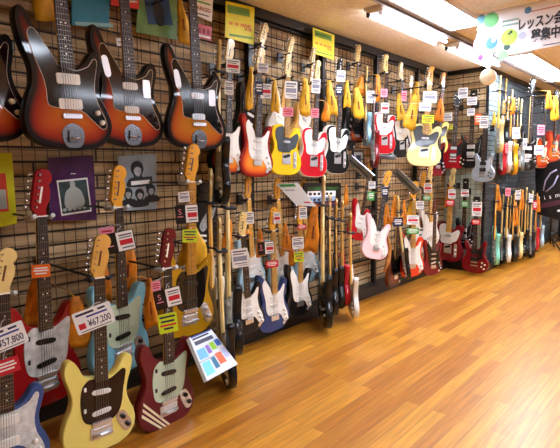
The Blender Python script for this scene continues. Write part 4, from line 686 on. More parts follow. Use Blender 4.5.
# ---------------------------------------------------------------- flat things: cards, posters, boards
def frame_from(c, n, tilt):
    """matrix at c whose -y is n, rolled by tilt degrees"""
    n = Vector(n).normalized(); y = -n; z0 = Vector((0,0,1)); x = y.cross(z0).normalized(); z = x.cross(y)
    a = math.radians(tilt); x2 = x*math.cos(a)+z*math.sin(a); z2 = z*math.cos(a)-x*math.sin(a)
    m = Matrix((x2, y, z2)).transposed().to_4x4(); m.translation = Vector(c); return m
def text_mesh(body, size, mt, width=None, bold=0.0):
    cu = bpy.data.curves.new('txt', 'FONT'); cu.body = body; cu.size = size; cu.align_x = 'CENTER'; cu.align_y = 'CENTER'; cu.offset = bold; cu.resolution_u = 3
    o = bpy.data.objects.new('txt', cu); COL.objects.link(o); bpy.context.view_layer.update()
    dg = bpy.context.evaluated_depsgraph_get(); me = bpy.data.meshes.new_from_object(o.evaluated_get(dg))
    bpy.data.objects.remove(o); bpy.data.curves.remove(cu)
    me.materials.clear(); me.materials.append(mt)
    if me.vertices:
        xs = [v.co.x for v in me.vertices]; wd = max(xs)-min(xs); k = (width/wd) if width else 1; mx = (max(xs)+min(xs))/2
        for v in me.vertices: v.co = Vector(((v.co.x-mx)*k, 0, v.co.y))
    return me
def write(body, size, mt, parent, x, z, y=-.0012, width=None, name='lettering', bold=0.0):
    o = link(name, text_mesh(body, size, mt, width, bold), parent); o.location = (x, y, z); return o
pw = mat('white_card', (244,244,242), .5); pk = mat('black_card', (16,14,16), .35); pr = mat('red_print', (206,24,44), .5); pp = mat('pink_card', (240,150,170), .5)
psoft = mat('soft_grey_print', (150,152,172), .5); pyg = mat('yellow_green_card', (206,226,30), .5); pg_ = mat('grey_print', (90,92,104), .5); po = mat('orange_card', (238,110,20), .5); pbl = mat('blue_print', (40,60,150), .5)
pgr = mat('green_print', (70,160,80), .5); pnavy = mat('navy_print', (24,28,70), .5); pyel = mat('sale_yellow', (240,234,30), .5, noise=.06, nscale=6)
def rect(mb, x0, x1, z0, z1, y=-.0011, mi=0): return mb.add([(x0,y,z0),(x1,y,z0),(x1,y,z1),(x0,y,z1)], [(0,1,2,3)], mi)
def card(style, c, n, tilt, w_, h_, label, price=None, hook=None):
    t = link('price_card', None); t.matrix_world = frame_from(c, n, tilt); tag(t, label, 'price card', 'price cards hung on the guitars')
    X0, X1, Z0, Z1 = -w_/2, w_/2, -h_/2, h_/2
    base = {'white': pw, 'whitered': pw, 'price': pw, 'blackwhite': pk, 'pink': pp, 'yg': pyg, 'orange': po, 'red': pr, 'green': pgr, 'navy': pnavy}[style]
    MB().prism(rrect(X0, X1, Z0, Z1, min(w_, h_)*.05), -.001, .0006).obj('card', base, t)
    hk = t.matrix_world.inverted() @ Vector(hook); a0 = Vector((0, 0, Z1))
    MB().tube([a0, a0.lerp(hk, .5)+Vector((0, 0, .006)), hk], .0009, 4).obj('string', pw, t)
    mb = MB()
    if style in ('whitered', 'white'):
        rect(mb, X0*.8, X1*.8, Z1*.62, Z1*.78, mi=0); rect(mb, X0*.8, X1*.5, Z1*.36, Z1*.48, mi=0)
        rect(mb, X0*.82, X1*.82, -Z1*.32, Z1*.2, mi=1 if style == 'whitered' else 2); rect(mb, X0*.7, X1*.8, -Z1*.62, -Z1*.52, mi=0); rect(mb, X0*.3, X1*.8, -Z1*.82, -Z1*.74, mi=2)
    elif style == 'price':
        rect(mb, X0*.85, X1*.1, Z1*.60, Z1*.80, mi=2); rect(mb, X1*.3, X1*.7, Z1*.60, Z1*.78, mi=2); rect(mb, X0*.35, X1*.75, Z1*.26, Z1*.42, mi=3)
        rect(mb, X0*.85, X0*.5, -Z1*.62, -Z1*.1, mi=1); rect(mb, X0*.8, X1*.8, -Z1*.88, -Z1*.80, mi=0)
        write(price, h_*.42, pnavy, t, w_*.12, -h_*.17, width=w_*.60, name='price', bold=h_*.006)
    elif style == 'blackwhite':
        rect(mb, X0*.12, X1*.94, Z0*.92, Z1*.92, y=-.0013, mi=4); rect(mb, X0*.0+w_*.02, X1*.86, Z1*.52, Z1*.66, y=-.0016); rect(mb, w_*.02, X1*.86, Z1*.3, Z1*.4, y=-.0016)
        rect(mb, w_*.02, X1*.86, -Z1*.36, Z1*.14, y=-.0016, mi=1); rect(mb, w_*.06, X1*.86, -Z1*.7, -Z1*.58, y=-.0016)
        write('S', h_*.42, pp, t, -w_*.3, h_*.12, y=-.0014, name='initial')
        rect(mb, X0*.85, X0*.35, -Z1*.3, -Z1*.2, y=-.0014, mi=5)
    elif style == 'yg':
        for k, (q, ww) in enumerate(((.55, .8), (.1, .7), (-.3, .85), (-.65, .5))): rect(mb, X0*ww, X1*ww, Z1*q, Z1*(q+.2), mi=2 if k != 2 else 1)
    elif style in ('pink', 'orange', 'red', 'green', 'navy'):
        for q, ww in ((.35, .7), (-.05, .8), (-.5, .6)): rect(mb, X0*ww, X1*ww, Z1*q, Z1*(q+.22), mi=4 if style != 'pink' else 1)
    mb.obj('print', [pg_, pr, psoft if style == 'white' else pnavy, pbl, pw, pp], t)
    return t
CARDS = [
('price',(-1.93, 0.9375, 0.6758),(0.947, -0.32, 0),14,0.158,0.0982,'large white price card reading 67,200 on the neck of the pale yellow guitar','¥67,200',(-1.987, 0.9993, 0.7226)),
('price',(-1.93, 0.5866, 0.68),(0.978, -0.211, 0),14,0.1493,0.0896,'large white price card reading 57,800 at the left edge of the photo','¥57,800',(-2.0479, 0.6312, 0.7227)),
('red',(-1.95, 0.5887, 0.5648),(0.978, -0.21, 0),8,0.0985,0.0606,'red and white card below the white price card at the left edge',None,(-2.0479, 0.6253, 0.5935)),
('orange',(-2.19, 0.8337, 0.8617),(0.966, -0.259, 0),-2,0.0753,0.0576,'orange card with white marks on the neck of the red guitar with pearl pickguard',None,(-2.2656, 0.8779, 0.8894)),
('pink',(-2.2, 1.1579, 0.9865),(0.94, -0.342, 0),3,0.0687,0.0786,'pink card behind the black and white card on the pale blue guitar neck',None,(-2.236, 1.2512, 1.0247)),
('blackwhite',(-2.12, 1.1755, 0.9572),(0.934, -0.357, 0),9,0.1498,0.1015,'black and white card with red print on the neck of the pale blue guitar',None,(-2.236, 1.251, 1.0072)),
('blackwhite',(-2.1, 1.5684, 1.0644),(0.895, -0.446, 0),2,0.1238,0.1022,'black and white card on the neck of the mustard gold guitar',None,(-2.1855, 1.6718, 1.1109)),
('yg',(-2.09, 1.5762, 0.9449),(0.894, -0.449, 0),-4,0.0811,0.0703,'yellow card with print low on the neck of the mustard gold guitar',None,(-2.1855, 1.6657, 0.976)),
('pink',(-1.93, 1.2485, 0.7563),(0.916, -0.402, 0),4,0.0425,0.0473,'small pink card at the nut of the burgundy striped guitar',None,(-1.9866, 1.3586, 0.7771)),
('blackwhite',(-1.9, 1.2923, 0.6943),(0.909, -0.417, 0),9,0.1287,0.0954,'black and white card on the neck of the burgundy striped guitar',None,(-1.9866, 1.3576, 0.7403)),
('yg',(-1.885, 1.2769, 0.5784),(0.91, -0.416, 0),5,0.0903,0.095,'yellow-green card with dark print just above the burgundy striped body',None,(-1.9866, 1.3546, 0.6239)),
('white',(-2.1, 1.5524, 1.1567),(0.897, -0.442, 0),3,0.0587,0.0533,'small white card above the black and white card of the mustard gold guitar',None,(-2.1855, 1.6748, 1.1779)),
('white',(-2.27, 2.1077, 0.7257),(0.858, -0.513, 0),4,0.1109,0.124,'white card on the neck of the black guitar, lower row at left',None,(-2.4078, 2.1061, 0.7877)),
('white',(-2.36, 2.2825, 0.9682),(0.851, -0.526, 0),2,0.0686,0.0823,'small white card beside the headstock of the black guitar in the lower row',None,(-2.632, 2.2825, 1.0293)),
('blackwhite',(-2.27, 2.3531, 0.76),(0.837, -0.547, 0),3,0.1172,0.0896,'black and white card on the neck of the navy guitar',None,(-2.632, 2.3531, 0.8248)),
('whitered',(-2.3, 2.501, 0.9539),(0.828, -0.561, 0),2,0.0498,0.0783,'narrow white and red card right of the navy guitar headstock',None,(-2.632, 2.501, 1.013)),
('red',(-2.26, 2.4009, 0.6418),(0.832, -0.554, 0),3,0.0907,0.0489,'red card with white print just above the navy guitar body',None,(-2.3483, 2.5201, 0.6684)),
('white',(-2.27, 2.6956, 0.7533),(0.81, -0.587, 0),3,0.089,0.089,'white card on the neck of the black guitar with maple neck',None,(-2.632, 2.6956, 0.8178)),
('yg',(-2.26, 2.6943, 0.6492),(0.809, -0.588, 0),2,0.0743,0.0743,'yellow-green card above the body of the black guitar with maple neck',None,(-2.632, 2.6943, 0.7064)),
('white',(-2.3, 2.7918, 0.9679),(0.805, -0.593, 0),2,0.0605,0.0907,'white card right under the slanted white price board',None,(-2.632, 2.7918, 1.0333)),
('red',(-2.28, 2.755, 0.8664),(0.806, -0.592, 0),2,0.0675,0.0375,'small red card between the two white cards under the slanted white board',None,(-2.3488, 2.8271, 0.8562)),
('whitered',(-2.38, 2.1814, 1.9677),(0.861, -0.509, 0),-3,0.0909,0.0844,'white card under the large yellow sale sign',None,(-2.4387, 2.2077, 1.9777)),
('white',(-2.37, 2.1335, 1.8217),(0.864, -0.504, 0),-3,0.058,0.0838,'pale card on the neck of the leftmost upper sunburst guitar',None,(-2.3864, 2.0419, 1.8668)),
('navy',(-2.35, 2.3885, 1.8486),(0.841, -0.541, 0),-2,0.0544,0.0884,'navy card on the neck of the red-edged sunburst guitar',None,(-2.4087, 2.4606, 1.8888)),
('whitered',(-2.34, 2.4465, 1.8339),(0.836, -0.549, 0),-2,0.0757,0.0963,'white and red card on the neck of the red-edged sunburst guitar',None,(-2.4087, 2.4602, 1.8813)),
('white',(-2.36, 2.4406, 1.9895),(0.838, -0.546, 0),-2,0.0755,0.0617,'white card below the headstock of the red-edged sunburst guitar',None,(-2.4087, 2.4645, 1.9605)),
('white',(-2.35, 2.7212, 1.8724),(0.815, -0.579, 0),-2,0.0949,0.1242,'tall white card on the neck of the bright yellow guitar',None,(-2.4089, 2.7612, 1.933)),
('pink',(-2.33, 2.6631, 1.7086),(0.818, -0.576, 0),-2,0.0795,0.065,'pink card just above the bright yellow guitar body',None,(-2.4089, 2.7537, 1.7377)),
('white',(-2.35, 3.0176, 1.9357),(0.793, -0.609, 0),-2,0.0697,0.1084,'white card on the neck of the red bound guitar beside the bright yellow one',None,(-2.4084, 3.1186, 1.9738)),
('pink',(-2.33, 2.979, 1.726),(0.794, -0.608, 0),-2,0.0616,0.0694,'pink card just above the first red bound guitar body',None,(-2.4084, 3.1025, 1.7517)),
('navy',(-2.35, 3.324, 1.9396),(0.773, -0.635, 0),-2,0.0575,0.0821,'navy card on the neck of the black bound guitar',None,(-2.4078, 3.4251, 1.9768)),
('white',(-2.35, 3.3515, 2.055),(0.771, -0.637, 0),-2,0.074,0.0905,'white card near the headstock of the black bound guitar',None,(-2.4078, 3.427, 2.0282)),
('white',(-2.36, 3.8343, 1.9362),(0.743, -0.67, 0),-1,0.0811,0.1081,'white card left of the red bound guitar in the middle of the upper row',None,(-2.3575, 3.8647, 1.9445)),
('pink',(-2.34, 4.0268, 1.9897),(0.73, -0.683, 0),-1,0.0648,0.0741,'pink card on the neck of the middle red bound guitar, upper row',None,(-2.632, 4.0268, 2.0468)),
('whitered',(-2.33, 4.0316, 1.8532),(0.729, -0.684, 0),-1,0.0743,0.0929,'white card above the body of the red bound guitar in the middle',None,(-2.632, 4.0316, 1.9196)),
('pink',(-2.36, 4.4487, 2.008),(0.711, -0.703, 0),0,0.0497,0.0993,'pink card on the neck of the black bound guitar left of the cream one',None,(-2.4379, 4.5588, 2.0644)),
('white',(-2.12, 4.519, 1.9802),(0.686, -0.728, 0),-2,0.136,0.1068,'white card on the neck of the cream single cutaway guitar',None,(-2.1925, 4.6477, 2.0175)),
('white',(-2.1, 4.3749, 1.8708),(0.69, -0.723, 0),-2,0.1139,0.0759,'wide white card lower on the neck of the cream single cutaway',None,(-2.632, 4.3749, 1.9288)),
('yg',(-2.09, 4.4238, 1.7616),(0.687, -0.726, 0),-2,0.1149,0.0766,'pale green card just above the cream single cutaway body',None,(-2.632, 4.4238, 1.8199)),
('green',(-2.22, 3.6252, 1.0587),(0.742, -0.671, 0),0,0.0609,0.0783,'green card on the neck of the pale pink guitar',None,(-2.632, 3.6252, 1.1179)),
('navy',(-2.22, 3.863, 1.0835),(0.728, -0.686, 0),0,0.0634,0.0815,'navy card right of the pale pink guitar neck',None,(-2.632, 3.863, 1.1443)),
('white',(-2.24, 3.6723, 1.1524),(0.741, -0.672, 0),0,0.0615,0.0615,'small white card at the headstock of the pale pink guitar',None,(-2.632, 3.6723, 1.2031)),
('whitered',(-2.21, 4.3994, 0.7833),(0.7, -0.714, 0),0,0.1193,0.0894,'white and red card on the neck of the orange-red guitar',None,(-2.3386, 4.3427, 0.8154)),
('green',(-2.2, 4.3846, 0.6754),(0.699, -0.715, 0),0,0.1191,0.0596,'green card just above the orange-red guitar body',None,(-2.2886, 4.2724, 0.6791)),
('navy',(-2.2, 4.0769, 0.7925),(0.715, -0.699, 0),0,0.0943,0.0849,'navy card left of the orange-red guitar neck',None,(-2.632, 4.0769, 0.8549)),
('whitered',(-2.35, 5.0162, 1.076),(0.685, -0.728, 0),0,0.0881,0.0991,'white and red card on the neck of the white guitar by the dark corner post',None,(-2.439, 5.0894, 1.064)),
('green',(-2.34, 4.9763, 0.9682),(0.686, -0.727, 0),0,0.0877,0.0548,'green card on the white guitar above the orange-red one',None,(-2.632, 4.9763, 1.0156)),
('white',(-2.34, 4.8119, 0.9015),(0.693, -0.721, 0),0,0.0858,0.0858,'white card on the neck of the guitar above the orange-red one',None,(-2.632, 4.8119, 0.9644)),
('pink',(-1.9, 6.1729, 1.5242),(0.609, -0.793, 0),0,0.0361,0.1205,'pink card among the first guitars of the far wall',None,(-1.98, 6.0708, 1.5844)),
('white',(-1.88, 6.4257, 1.7131),(0.601, -0.799, 0),0,0.0865,0.136,'white card on the neck of the grey guitar of the far wall',None,(-2.0106, 6.4563, 1.7811)),
('white',(-1.8, 6.531, 1.5788),(0.592, -0.806, 0),0,0.0498,0.1369,'white label card on the big black guitar of the far wall',None,(-2.11, 6.531, 1.6672)),
('white',(-1.8, 6.6444, 1.4072),(0.589, -0.808, 0),0,0.0506,0.1013,'lower white label card on the big black guitar of the far wall',None,(-2.11, 6.6444, 1.4779)),
('pink',(-1.8, 7.2244, 1.7865),(0.577, -0.816, 0),0,0.0942,0.1346,'pink card above the sunburst guitar with cream pickguard',None,(-2.11, 7.2244, 1.8738)),
('white',(-1.8, 7.1765, 1.5192),(0.578, -0.816, 0),0,0.121,0.121,'cream card covering the top of the sunburst guitar on the far wall',None,(-1.9, 7.0862, 1.5797)),
('pink',(-1.88, 6.2173, 0.9932),(0.606, -0.795, 0),0,0.0611,0.0977,'pink card low on the far wall right of the seafoam green guitar',None,(-2.11, 6.2173, 1.0621)),
('white',(-1.88, 6.6238, 0.9377),(0.596, -0.803, 0),0,0.0643,0.1157,'white card low on the far wall above the cream edge-on guitar',None,(-2.11, 6.6238, 1.0155)),
('red',(-1.86, 7.3549, 0.7644),(0.58, -0.815, 0),0,0.0559,0.1259,'red card low on the far wall near the black display banner',None,(-1.9308, 7.4131, 0.7681)),
('white',(-1.86, 7.1412, 0.8733),(0.584, -0.812, 0),0,0.0545,0.109,'white card low on the far wall left of the red card',None,(-1.9308, 7.1163, 0.8248)),
('white',(-2.4867, 5.78, 1.9086),(0.288, -0.958, 0),0,0.1217,0.0974,'white card on the red guitar at the upper left of the short wall',None,(-2.3982, 5.8489, 1.9526)),
('yg',(-2.4662, 5.77, 1.7869),(0.287, -0.958, 0),0,0.1094,0.0608,'pale green card just above the red body at the upper left of the short wall',None,(-2.4054, 5.8489, 1.8141)),
('white',(-2.2132, 5.84, 2.0774),(0.258, -0.966, 0),0,0.1066,0.0947,'white card on the black guitar in the upper middle of the short wall',None,(-2.2183, 5.888, 2.0338)),
('white',(-2.2167, 5.83, 1.9492),(0.259, -0.966, 0),0,0.083,0.083,'small white card lower on the black guitar neck in the upper middle',None,(-2.2191, 5.888, 1.9908)),
('orange',(-2.1062, 5.76, 1.8545),(0.25, -0.968, 0),0,0.0697,0.1279,'orange card on the neck of the silver guitar',None,(-2.1062, 6.035, 1.9385)),
('white',(-2.0332, 5.75, 1.8144),(0.242, -0.97, 0),0,0.0921,0.1382,'cream card right of the silver guitar neck',None,(-2.0382, 5.79, 1.7498)),
('white',(-2.3278, 5.85, 2.1836),(0.269, -0.963, 0),0,0.1079,0.1199,'white card between the two headstocks at the top of the short wall',None,(-2.3278, 6.035, 2.2636)),
('whitered',(-2.391, 5.77, 0.9749),(0.279, -0.96, 0),0,0.0857,0.1102,'white and red card on the neck of the dark red guitar with white pickguard',None,(-2.4336, 5.8355, 1.0315)),
('red',(-2.4084, 5.76, 0.8644),(0.281, -0.96, 0),0,0.0982,0.0737,'red card on the neck of the dark red guitar with white pickguard',None,(-2.438, 5.8355, 0.9023)),
('whitered',(-2.2631, 5.85, 0.987),(0.263, -0.965, 0),0,0.0853,0.0853,'white and red card on the lower black guitar of the short wall',None,(-2.2917, 5.9188, 0.991)),
('green',(-2.2547, 5.84, 0.8537),(0.262, -0.965, 0),0,0.0853,0.0731,'green card on the lower black guitar of the short wall',None,(-2.2925, 5.9188, 0.8906)),
('whitered',(-2.0689, 5.73, 0.809),(0.247, -0.969, 0),0,0.106,0.1648,'tall white and red card on the neck of the lowest dark red guitar',None,(-2.1026, 5.788, 0.7699)),
('red',(-2.0713, 5.72, 0.6557),(0.248, -0.969, 0),0,0.0944,0.059,'small red card just above the lowest dark red guitar body',None,(-2.1026, 5.788, 0.6852)),
]
for a in CARDS: card(*a)

# orange pouches that hang with the guitars
M_pouch = mat('orange_cloth', (236,140,22), .55, noise=.2, nscale=14, bump=.6); M_pouchy = mat('amber_cloth', (240,182,40), .5, noise=.18, nscale=14, bump=.6)
def pouch(c, n, tilt, w_, h_, amber, seed, label, hook):
    t = link('cloth_pouch', None); t.matrix_world = frame_from(c, n, tilt); tag(t, label, 'pouch', 'orange pouches hung among the guitars')
    rd = random.Random(seed); mb = MB(); rows, colsN = 9, 8; vv = []
    sk = rd.uniform(-.25, .25)
    for side in (-1, 1):
        for j in range(rows):
            q = j/(rows-1); ww = w_*(.30+.70*min(1, (q*1.35))**.8)*(1-.12*max(0, q-.8)*5*.3); zz = h_*(.5-q)
            for i in range(colsN):
                u = i/(colsN-1)*2-1; edge = (1-abs(u)**2.5)*math.sin(PI*min(1, max(0.0, .06+q*.92)))
                yy = side*(.003+.016*edge*(1+.35*math.sin(5*u+seed+q*7)))
                vv.append((u*ww/2+sk*w_*(q-.5)+.04*w_*math.sin(q*9+seed), yy, zz+.03*h_*math.sin(u*3+seed)*(q)))
    N = rows*colsN; ff = []
    for s in range(2):
        for j in range(rows-1):
            for i in range(colsN-1):
                a = s*N+j*colsN+i; ff.append((a, a+1, a+colsN+1, a+colsN))
    rim = [(0,i) for i in range(colsN)]+[(j,colsN-1) for j in range(1,rows)]+[(rows-1,i) for i in range(colsN-2,-1,-1)]+[(j,0) for j in range(rows-2,0,-1)]
    for k in range(len(rim)):
        a = rim[k][0]*colsN+rim[k][1]; b = rim[(k+1) % len(rim)]; b = b[0]*colsN+b[1]; ff.append((a, b, b+N, a+N))
    mb.add(vv, ff, 0, True); mb.obj('bag', M_pouchy if amber else M_pouch, t)
    tp = Vector(vv[colsN//2]); tp.y = 0
    hk = t.matrix_world.inverted() @ Vector(hook)
    MB().tube([tp+Vector((0,0,-.01)), tp.lerp(hk, .3)+Vector((0,0,.012)), hk], [.006,.003,.0025], 6).obj('drawstring', M_maple, t)
    if h_ > .2:
        m2 = MB(); rect(m2, -w_*.10, w_*.02, -h_*.22, h_*.05, y=-.0245); m2.obj('print', mat('brown_print', (120,40,16), .6), t)
POUCHES = [
((-2.36, 0.8816, 0.709),(0.977, -0.213, 0),-4,0.1242,0.3152,False,1,'orange pouch behind the neck of the red guitar with pearl pickguard',(-2.2656, 0.8773, 0.8666)),
((-2.3, 1.0342, 0.5557),(0.968, -0.251, 0),4,0.1191,0.258,False,4,'orange pouch between the red pearl guitar and the pale yellow one',(-2.632, 1.0342, 0.7048)),
((-2.34, 1.1886, 0.7876),(0.961, -0.278, 0),3,0.0884,0.3431,False,7,'orange pouch left of the pale blue guitar neck',(-2.236, 1.2505, 0.9585)),
((-2.36, 1.3551, 0.7798),(0.951, -0.308, 0),-6,0.1097,0.2742,False,10,'orange pouch right of the pale blue guitar neck',(-2.632, 1.3551, 0.9369)),
((-2.16, 1.357, 0.608),(0.944, -0.33, 0),2,0.0682,0.2625,False,13,'orange pouch left of the burgundy striped guitar neck',(-2.236, 1.2481, 0.7404)),
((-2.24, 1.7086, 0.8583),(0.925, -0.381, 0),4,0.1752,0.2219,True,16,'amber pouch behind the lower neck of the mustard gold guitar',(-2.1855, 1.6655, 0.9712)),
((-2.52, 1.0741, 2.1382),(0.971, -0.239, 0),0,0.1387,0.1882,True,19,'amber pouch at the top edge behind the large sunburst guitar',(-2.632, 1.0741, 2.2524)),
((-2.5, 1.8835, 2.2041),(0.926, -0.378, 0),3,0.08,0.2583,True,22,'amber pouch at the top edge left of the white lettered sign',(-2.632, 1.8835, 2.3533)),
((-2.4, 2.123, 0.8576),(0.907, -0.421, 0),-6,0.0737,0.2277,False,25,'orange pouch right of the edge-on guitars beside the lower black guitar',(-2.4078, 2.1089, 0.9717)),
((-2.44, 2.3279, 0.853),(0.897, -0.441, 0),0,0.0848,0.0565,False,28,'small orange pouch under the white card of the lower black guitar',(-2.3491, 2.2205, 0.837)),
((-2.44, 2.467, 0.7646),(0.89, -0.457, 0),4,0.0657,0.2045,False,31,'orange pouch left of the navy guitar neck',(-2.5292, 2.4673, 0.8669)),
((-2.46, 2.7764, 0.7724),(0.874, -0.486, 0),3,0.0702,0.2341,False,34,'orange pouch between the navy guitar and the black one with maple neck',(-2.5286, 2.7865, 0.8904)),
((-2.46, 2.8468, 0.6604),(0.87, -0.492, 0),-3,0.0556,0.254,False,37,'orange pouch just left of the yellow-green card',(-2.5286, 2.7963, 0.7828)),
((-2.4, 3.0398, 0.8219),(0.857, -0.515, 0),-6,0.1217,0.3893,False,40,'large orange pouch left of the packed rack of guitars',(-2.3088, 3.0287, 0.9982)),
((-2.4, 2.352, 1.8502),(0.894, -0.449, 0),-2,0.0545,0.2861,True,43,'amber pouch between the two upper sunburst guitars',(-2.4087, 2.4645, 1.9605)),
((-2.38, 2.5807, 1.8184),(0.88, -0.475, 0),-2,0.0643,0.2286,True,46,'amber pouch left of the bright yellow guitar neck',(-2.4087, 2.4633, 1.9391)),
((-2.4, 2.9438, 1.8502),(0.862, -0.507, 0),2,0.0849,0.2779,True,49,'amber pouch right of the bright yellow guitar neck',(-2.5198, 2.8739, 2.0053)),
((-2.4, 3.282, 1.8764),(0.845, -0.534, 0),4,0.0905,0.2799,True,52,'amber pouch right of the first red bound guitar neck',(-2.4078, 3.4264, 2.0108)),
((-2.42, 3.2405, 1.7619),(0.849, -0.529, 0),2,0.074,0.148,False,55,'orange pouch low between the red and the black bound guitars',(-2.4084, 3.1093, 1.8454)),
((-2.44, 3.5715, 1.9435),(0.835, -0.55, 0),0,0.0697,0.2266,True,58,'amber pouch right of the black bound guitar neck',(-2.632, 3.5715, 2.0768)),
((-2.42, 3.7154, 1.8781),(0.828, -0.561, 0),6,0.1071,0.2677,True,61,'amber pouch above the small dark sunburst guitar',(-2.4266, 3.8406, 2.0098)),
((-2.46, 3.8239, 2.0435),(0.826, -0.564, 0),-4,0.082,0.1639,False,64,'orange pouch high above the small dark sunburst guitar',(-2.5179, 3.8458, 2.122)),
((-2.4, 4.0021, 2.0391),(0.815, -0.58, 0),0,0.0837,0.2417,False,67,'orange pouch left of the middle red bound guitar neck',(-2.632, 4.0021, 2.1799)),
((-2.4, 4.4457, 1.9045),(0.799, -0.602, 0),4,0.0901,0.2602,True,70,'amber pouch left of the black bound guitar in the middle',(-2.4379, 4.5602, 2.0415)),
((-2.3, 4.5069, 1.8517),(0.79, -0.613, 0),-8,0.1397,0.3392,True,73,'large amber pouch left of the cream single cutaway',(-2.4379, 4.5612, 2.0246)),
((-2.4, 4.7841, 2.057),(0.788, -0.616, 0),-2,0.0944,0.2727,True,76,'amber pouch above and left of the cream single cutaway',(-2.632, 4.7841, 2.2134)),
((-2.36, 5.2918, 1.9409),(0.771, -0.637, 0),0,0.1124,0.2473,False,79,'orange pouch right of the cream single cutaway neck',(-2.3882, 5.3869, 1.9582)),
((-2.32, 4.2142, 0.9101),(0.802, -0.598, 0),0,0.0587,0.2542,False,82,'orange pouch above the black and white guitar turned sideways',(-2.632, 4.2142, 1.0572)),
((-2.36, 4.4956, 0.8482),(0.795, -0.607, 0),0,0.0617,0.2467,False,85,'orange pouch left of the orange-red guitar neck',(-2.2882, 4.578, 0.9582)),
((-2.4, 4.2221, 0.8262),(0.807, -0.591, 0),6,0.0794,0.2381,False,88,'orange pouch behind the pale pink guitar',(-2.2886, 4.2292, 0.8649)),
((-2.36, 4.6681, 0.9096),(0.789, -0.614, 0),0,0.0948,0.3159,True,91,'amber pouch behind the neck of the orange-red guitar',(-2.632, 4.6681, 1.0875)),
((-2.44, 3.565, 1.0639),(0.835, -0.55, 0),0,0.0446,0.1783,False,94,'orange pouch above the packed rack of guitars',(-2.632, 3.565, 1.173)),
((-2.05, 6.1302, 1.8638),(0.732, -0.681, 0),0,0.0484,0.1938,True,97,'amber pouch at the top of the far wall beside the corner post',(-2.11, 6.1302, 1.9807)),
((-1.96, 6.5292, 2.0565),(0.72, -0.694, 0),0,0.0753,0.2008,False,100,'orange pouch high on the far wall left of the big black guitar',(-2.0495, 6.4662, 2.1569)),
((-2.0, 6.2364, 0.915),(0.727, -0.686, 0),0,0.087,0.3232,False,103,'orange pouch above the seafoam green guitar',(-2.11, 6.2364, 1.0965)),
((-1.94, 6.7437, 0.68),(0.715, -0.699, 0),0,0.0923,0.3163,False,106,'orange pouch low on the far wall above the dark brown guitar',(-1.9701, 6.7283, 0.7697)),
((-1.92, 6.9513, 0.8541),(0.71, -0.704, 0),0,0.0671,0.2686,False,109,'orange pouch low on the far wall right of the white card',(-2.11, 6.9513, 1.0084)),
((-1.75, 7.6813, 2.1108),(0.691, -0.723, 0),0,0.1261,0.3363,True,112,'amber pouch at the right edge above the cherry sunburst guitar',(-2.11, 7.6813, 2.2989)),
((-1.8, 7.551, 2.2128),(0.695, -0.719, 0),0,0.1109,0.2494,False,115,'orange pouch near the right edge left of the amber pouch',(-2.11, 7.551, 2.3575)),
((-1.9, 7.6673, 0.7579),(0.699, -0.715, 0),0,0.0726,0.2323,False,118,'orange pouch beside the red card near the black display banner',(-2.11, 7.6673, 0.894)),
((-2.4956, 5.93, 0.9522),(0.237, -0.972, 0),0,0.0885,0.3287,False,449,'orange pouch left of the dark red guitar neck on the short wall',(-2.4956, 6.035, 1.1366)),
((-2.6161, 5.9, 1.9396),(0.248, -0.969, 0),0,0.0877,0.3007,False,441,'orange pouch at the left end of the short wall',(-2.6161, 6.035, 2.1099)),
]
for a in POUCHES: pouch(*a)

def quad_panel(name, P, th, mt, parent=None):
    """flat board with four corners (tl, tr, br, bl) and real thickness"""
    P = [Vector(p) for p in P]; n = (P[1]-P[0]).cross(P[3]-P[0]).normalized()*-1
    Q = [p-n*th*-1 for p in P]
    c = sum(P, Vector())/4
    x = (P[1]-P[0]).normalized(); ny = (P[3]-P[0]).cross(P[1]-P[0]).normalized(); z = x.cross(-ny) if False else None
    # local frame: x along the top edge, -y towards the viewer, z up the board
    y = -((P[3]-P[0]).cross(P[1]-P[0])).normalized()
    zz = x.cross(y) * 1.0
    if zz.dot(P[0]-P[3]) < 0: y = -y; zz = x.cross(y)
    m = Matrix((x, y, zz)).transposed().to_4x4(); m.translation = c; inv = m.inverted()
    L = [inv @ p for p in P]
    mb = MB().add([(p.x, 0, p.z) for p in L]+[(p.x, th, p.z) for p in L], [(0,1,2,3),(7,6,5,4),(0,4,5,1),(1,5,6,2),(2,6,7,3),(3,7,4,0)])
    w_ = abs(L[1].x-L[0].x); h_ = abs(L[0].z-L[3].z)
    if parent is None:
        t = link(name, None); t.matrix_world = m
    else: t = parent
    return t, mb, w_, h_
def on_panel(t, name, x0, x1, z0, z1, mt, y=-.0012):
    m = MB(); rect(m, x0, x1, z0, z1, y); return m.obj(name, mt, t)

# sale signs
for P, lb, k in ((((-2.55, 2.2853, 2.4353), (-2.55, 2.5577, 2.4559), (-2.55, 2.5467, 2.1936), (-2.55, 2.2691, 2.197)), 'large yellow sale sign in green lettering and a red percentage high on the grid wall', 1),
                 (((-2.55, 3.2354, 2.4545), (-2.55, 3.5364, 2.4526), (-2.55, 3.5301, 2.2411), (-2.55, 3.2347, 2.2513)), 'smaller yellow sale sign with a red percentage, further along the grid wall', 2)):
    t, mb, w_, h_ = quad_panel('sale_sign', P, .004, None); tag(t, lb, 'sign', 'yellow sale signs'); mb.obj('board', pyel, t)
    write('%0' if False else '0%', h_*.26, mat('orange_red_print', (216,90,20), .5), t, w_*.26, -h_*.12, bold=h_*.004)
    mt = mat('sign_green', (120,170,50), .5)
    for q in (.40, .30): on_panel(t, 'print', -w_*.42, w_*.36, h_*q-.02, h_*q+.01, mt)
    for q in range(3): on_panel(t, 'print', -w_*.40+q*w_*.2, -w_*.27+q*w_*.2, -h_*.10, -h_*.02, mat('orange_print', (236,150,30), .5))
    on_panel(t, 'print', -w_*.42, w_*.4, -h_*.42, -h_*.36, mt)

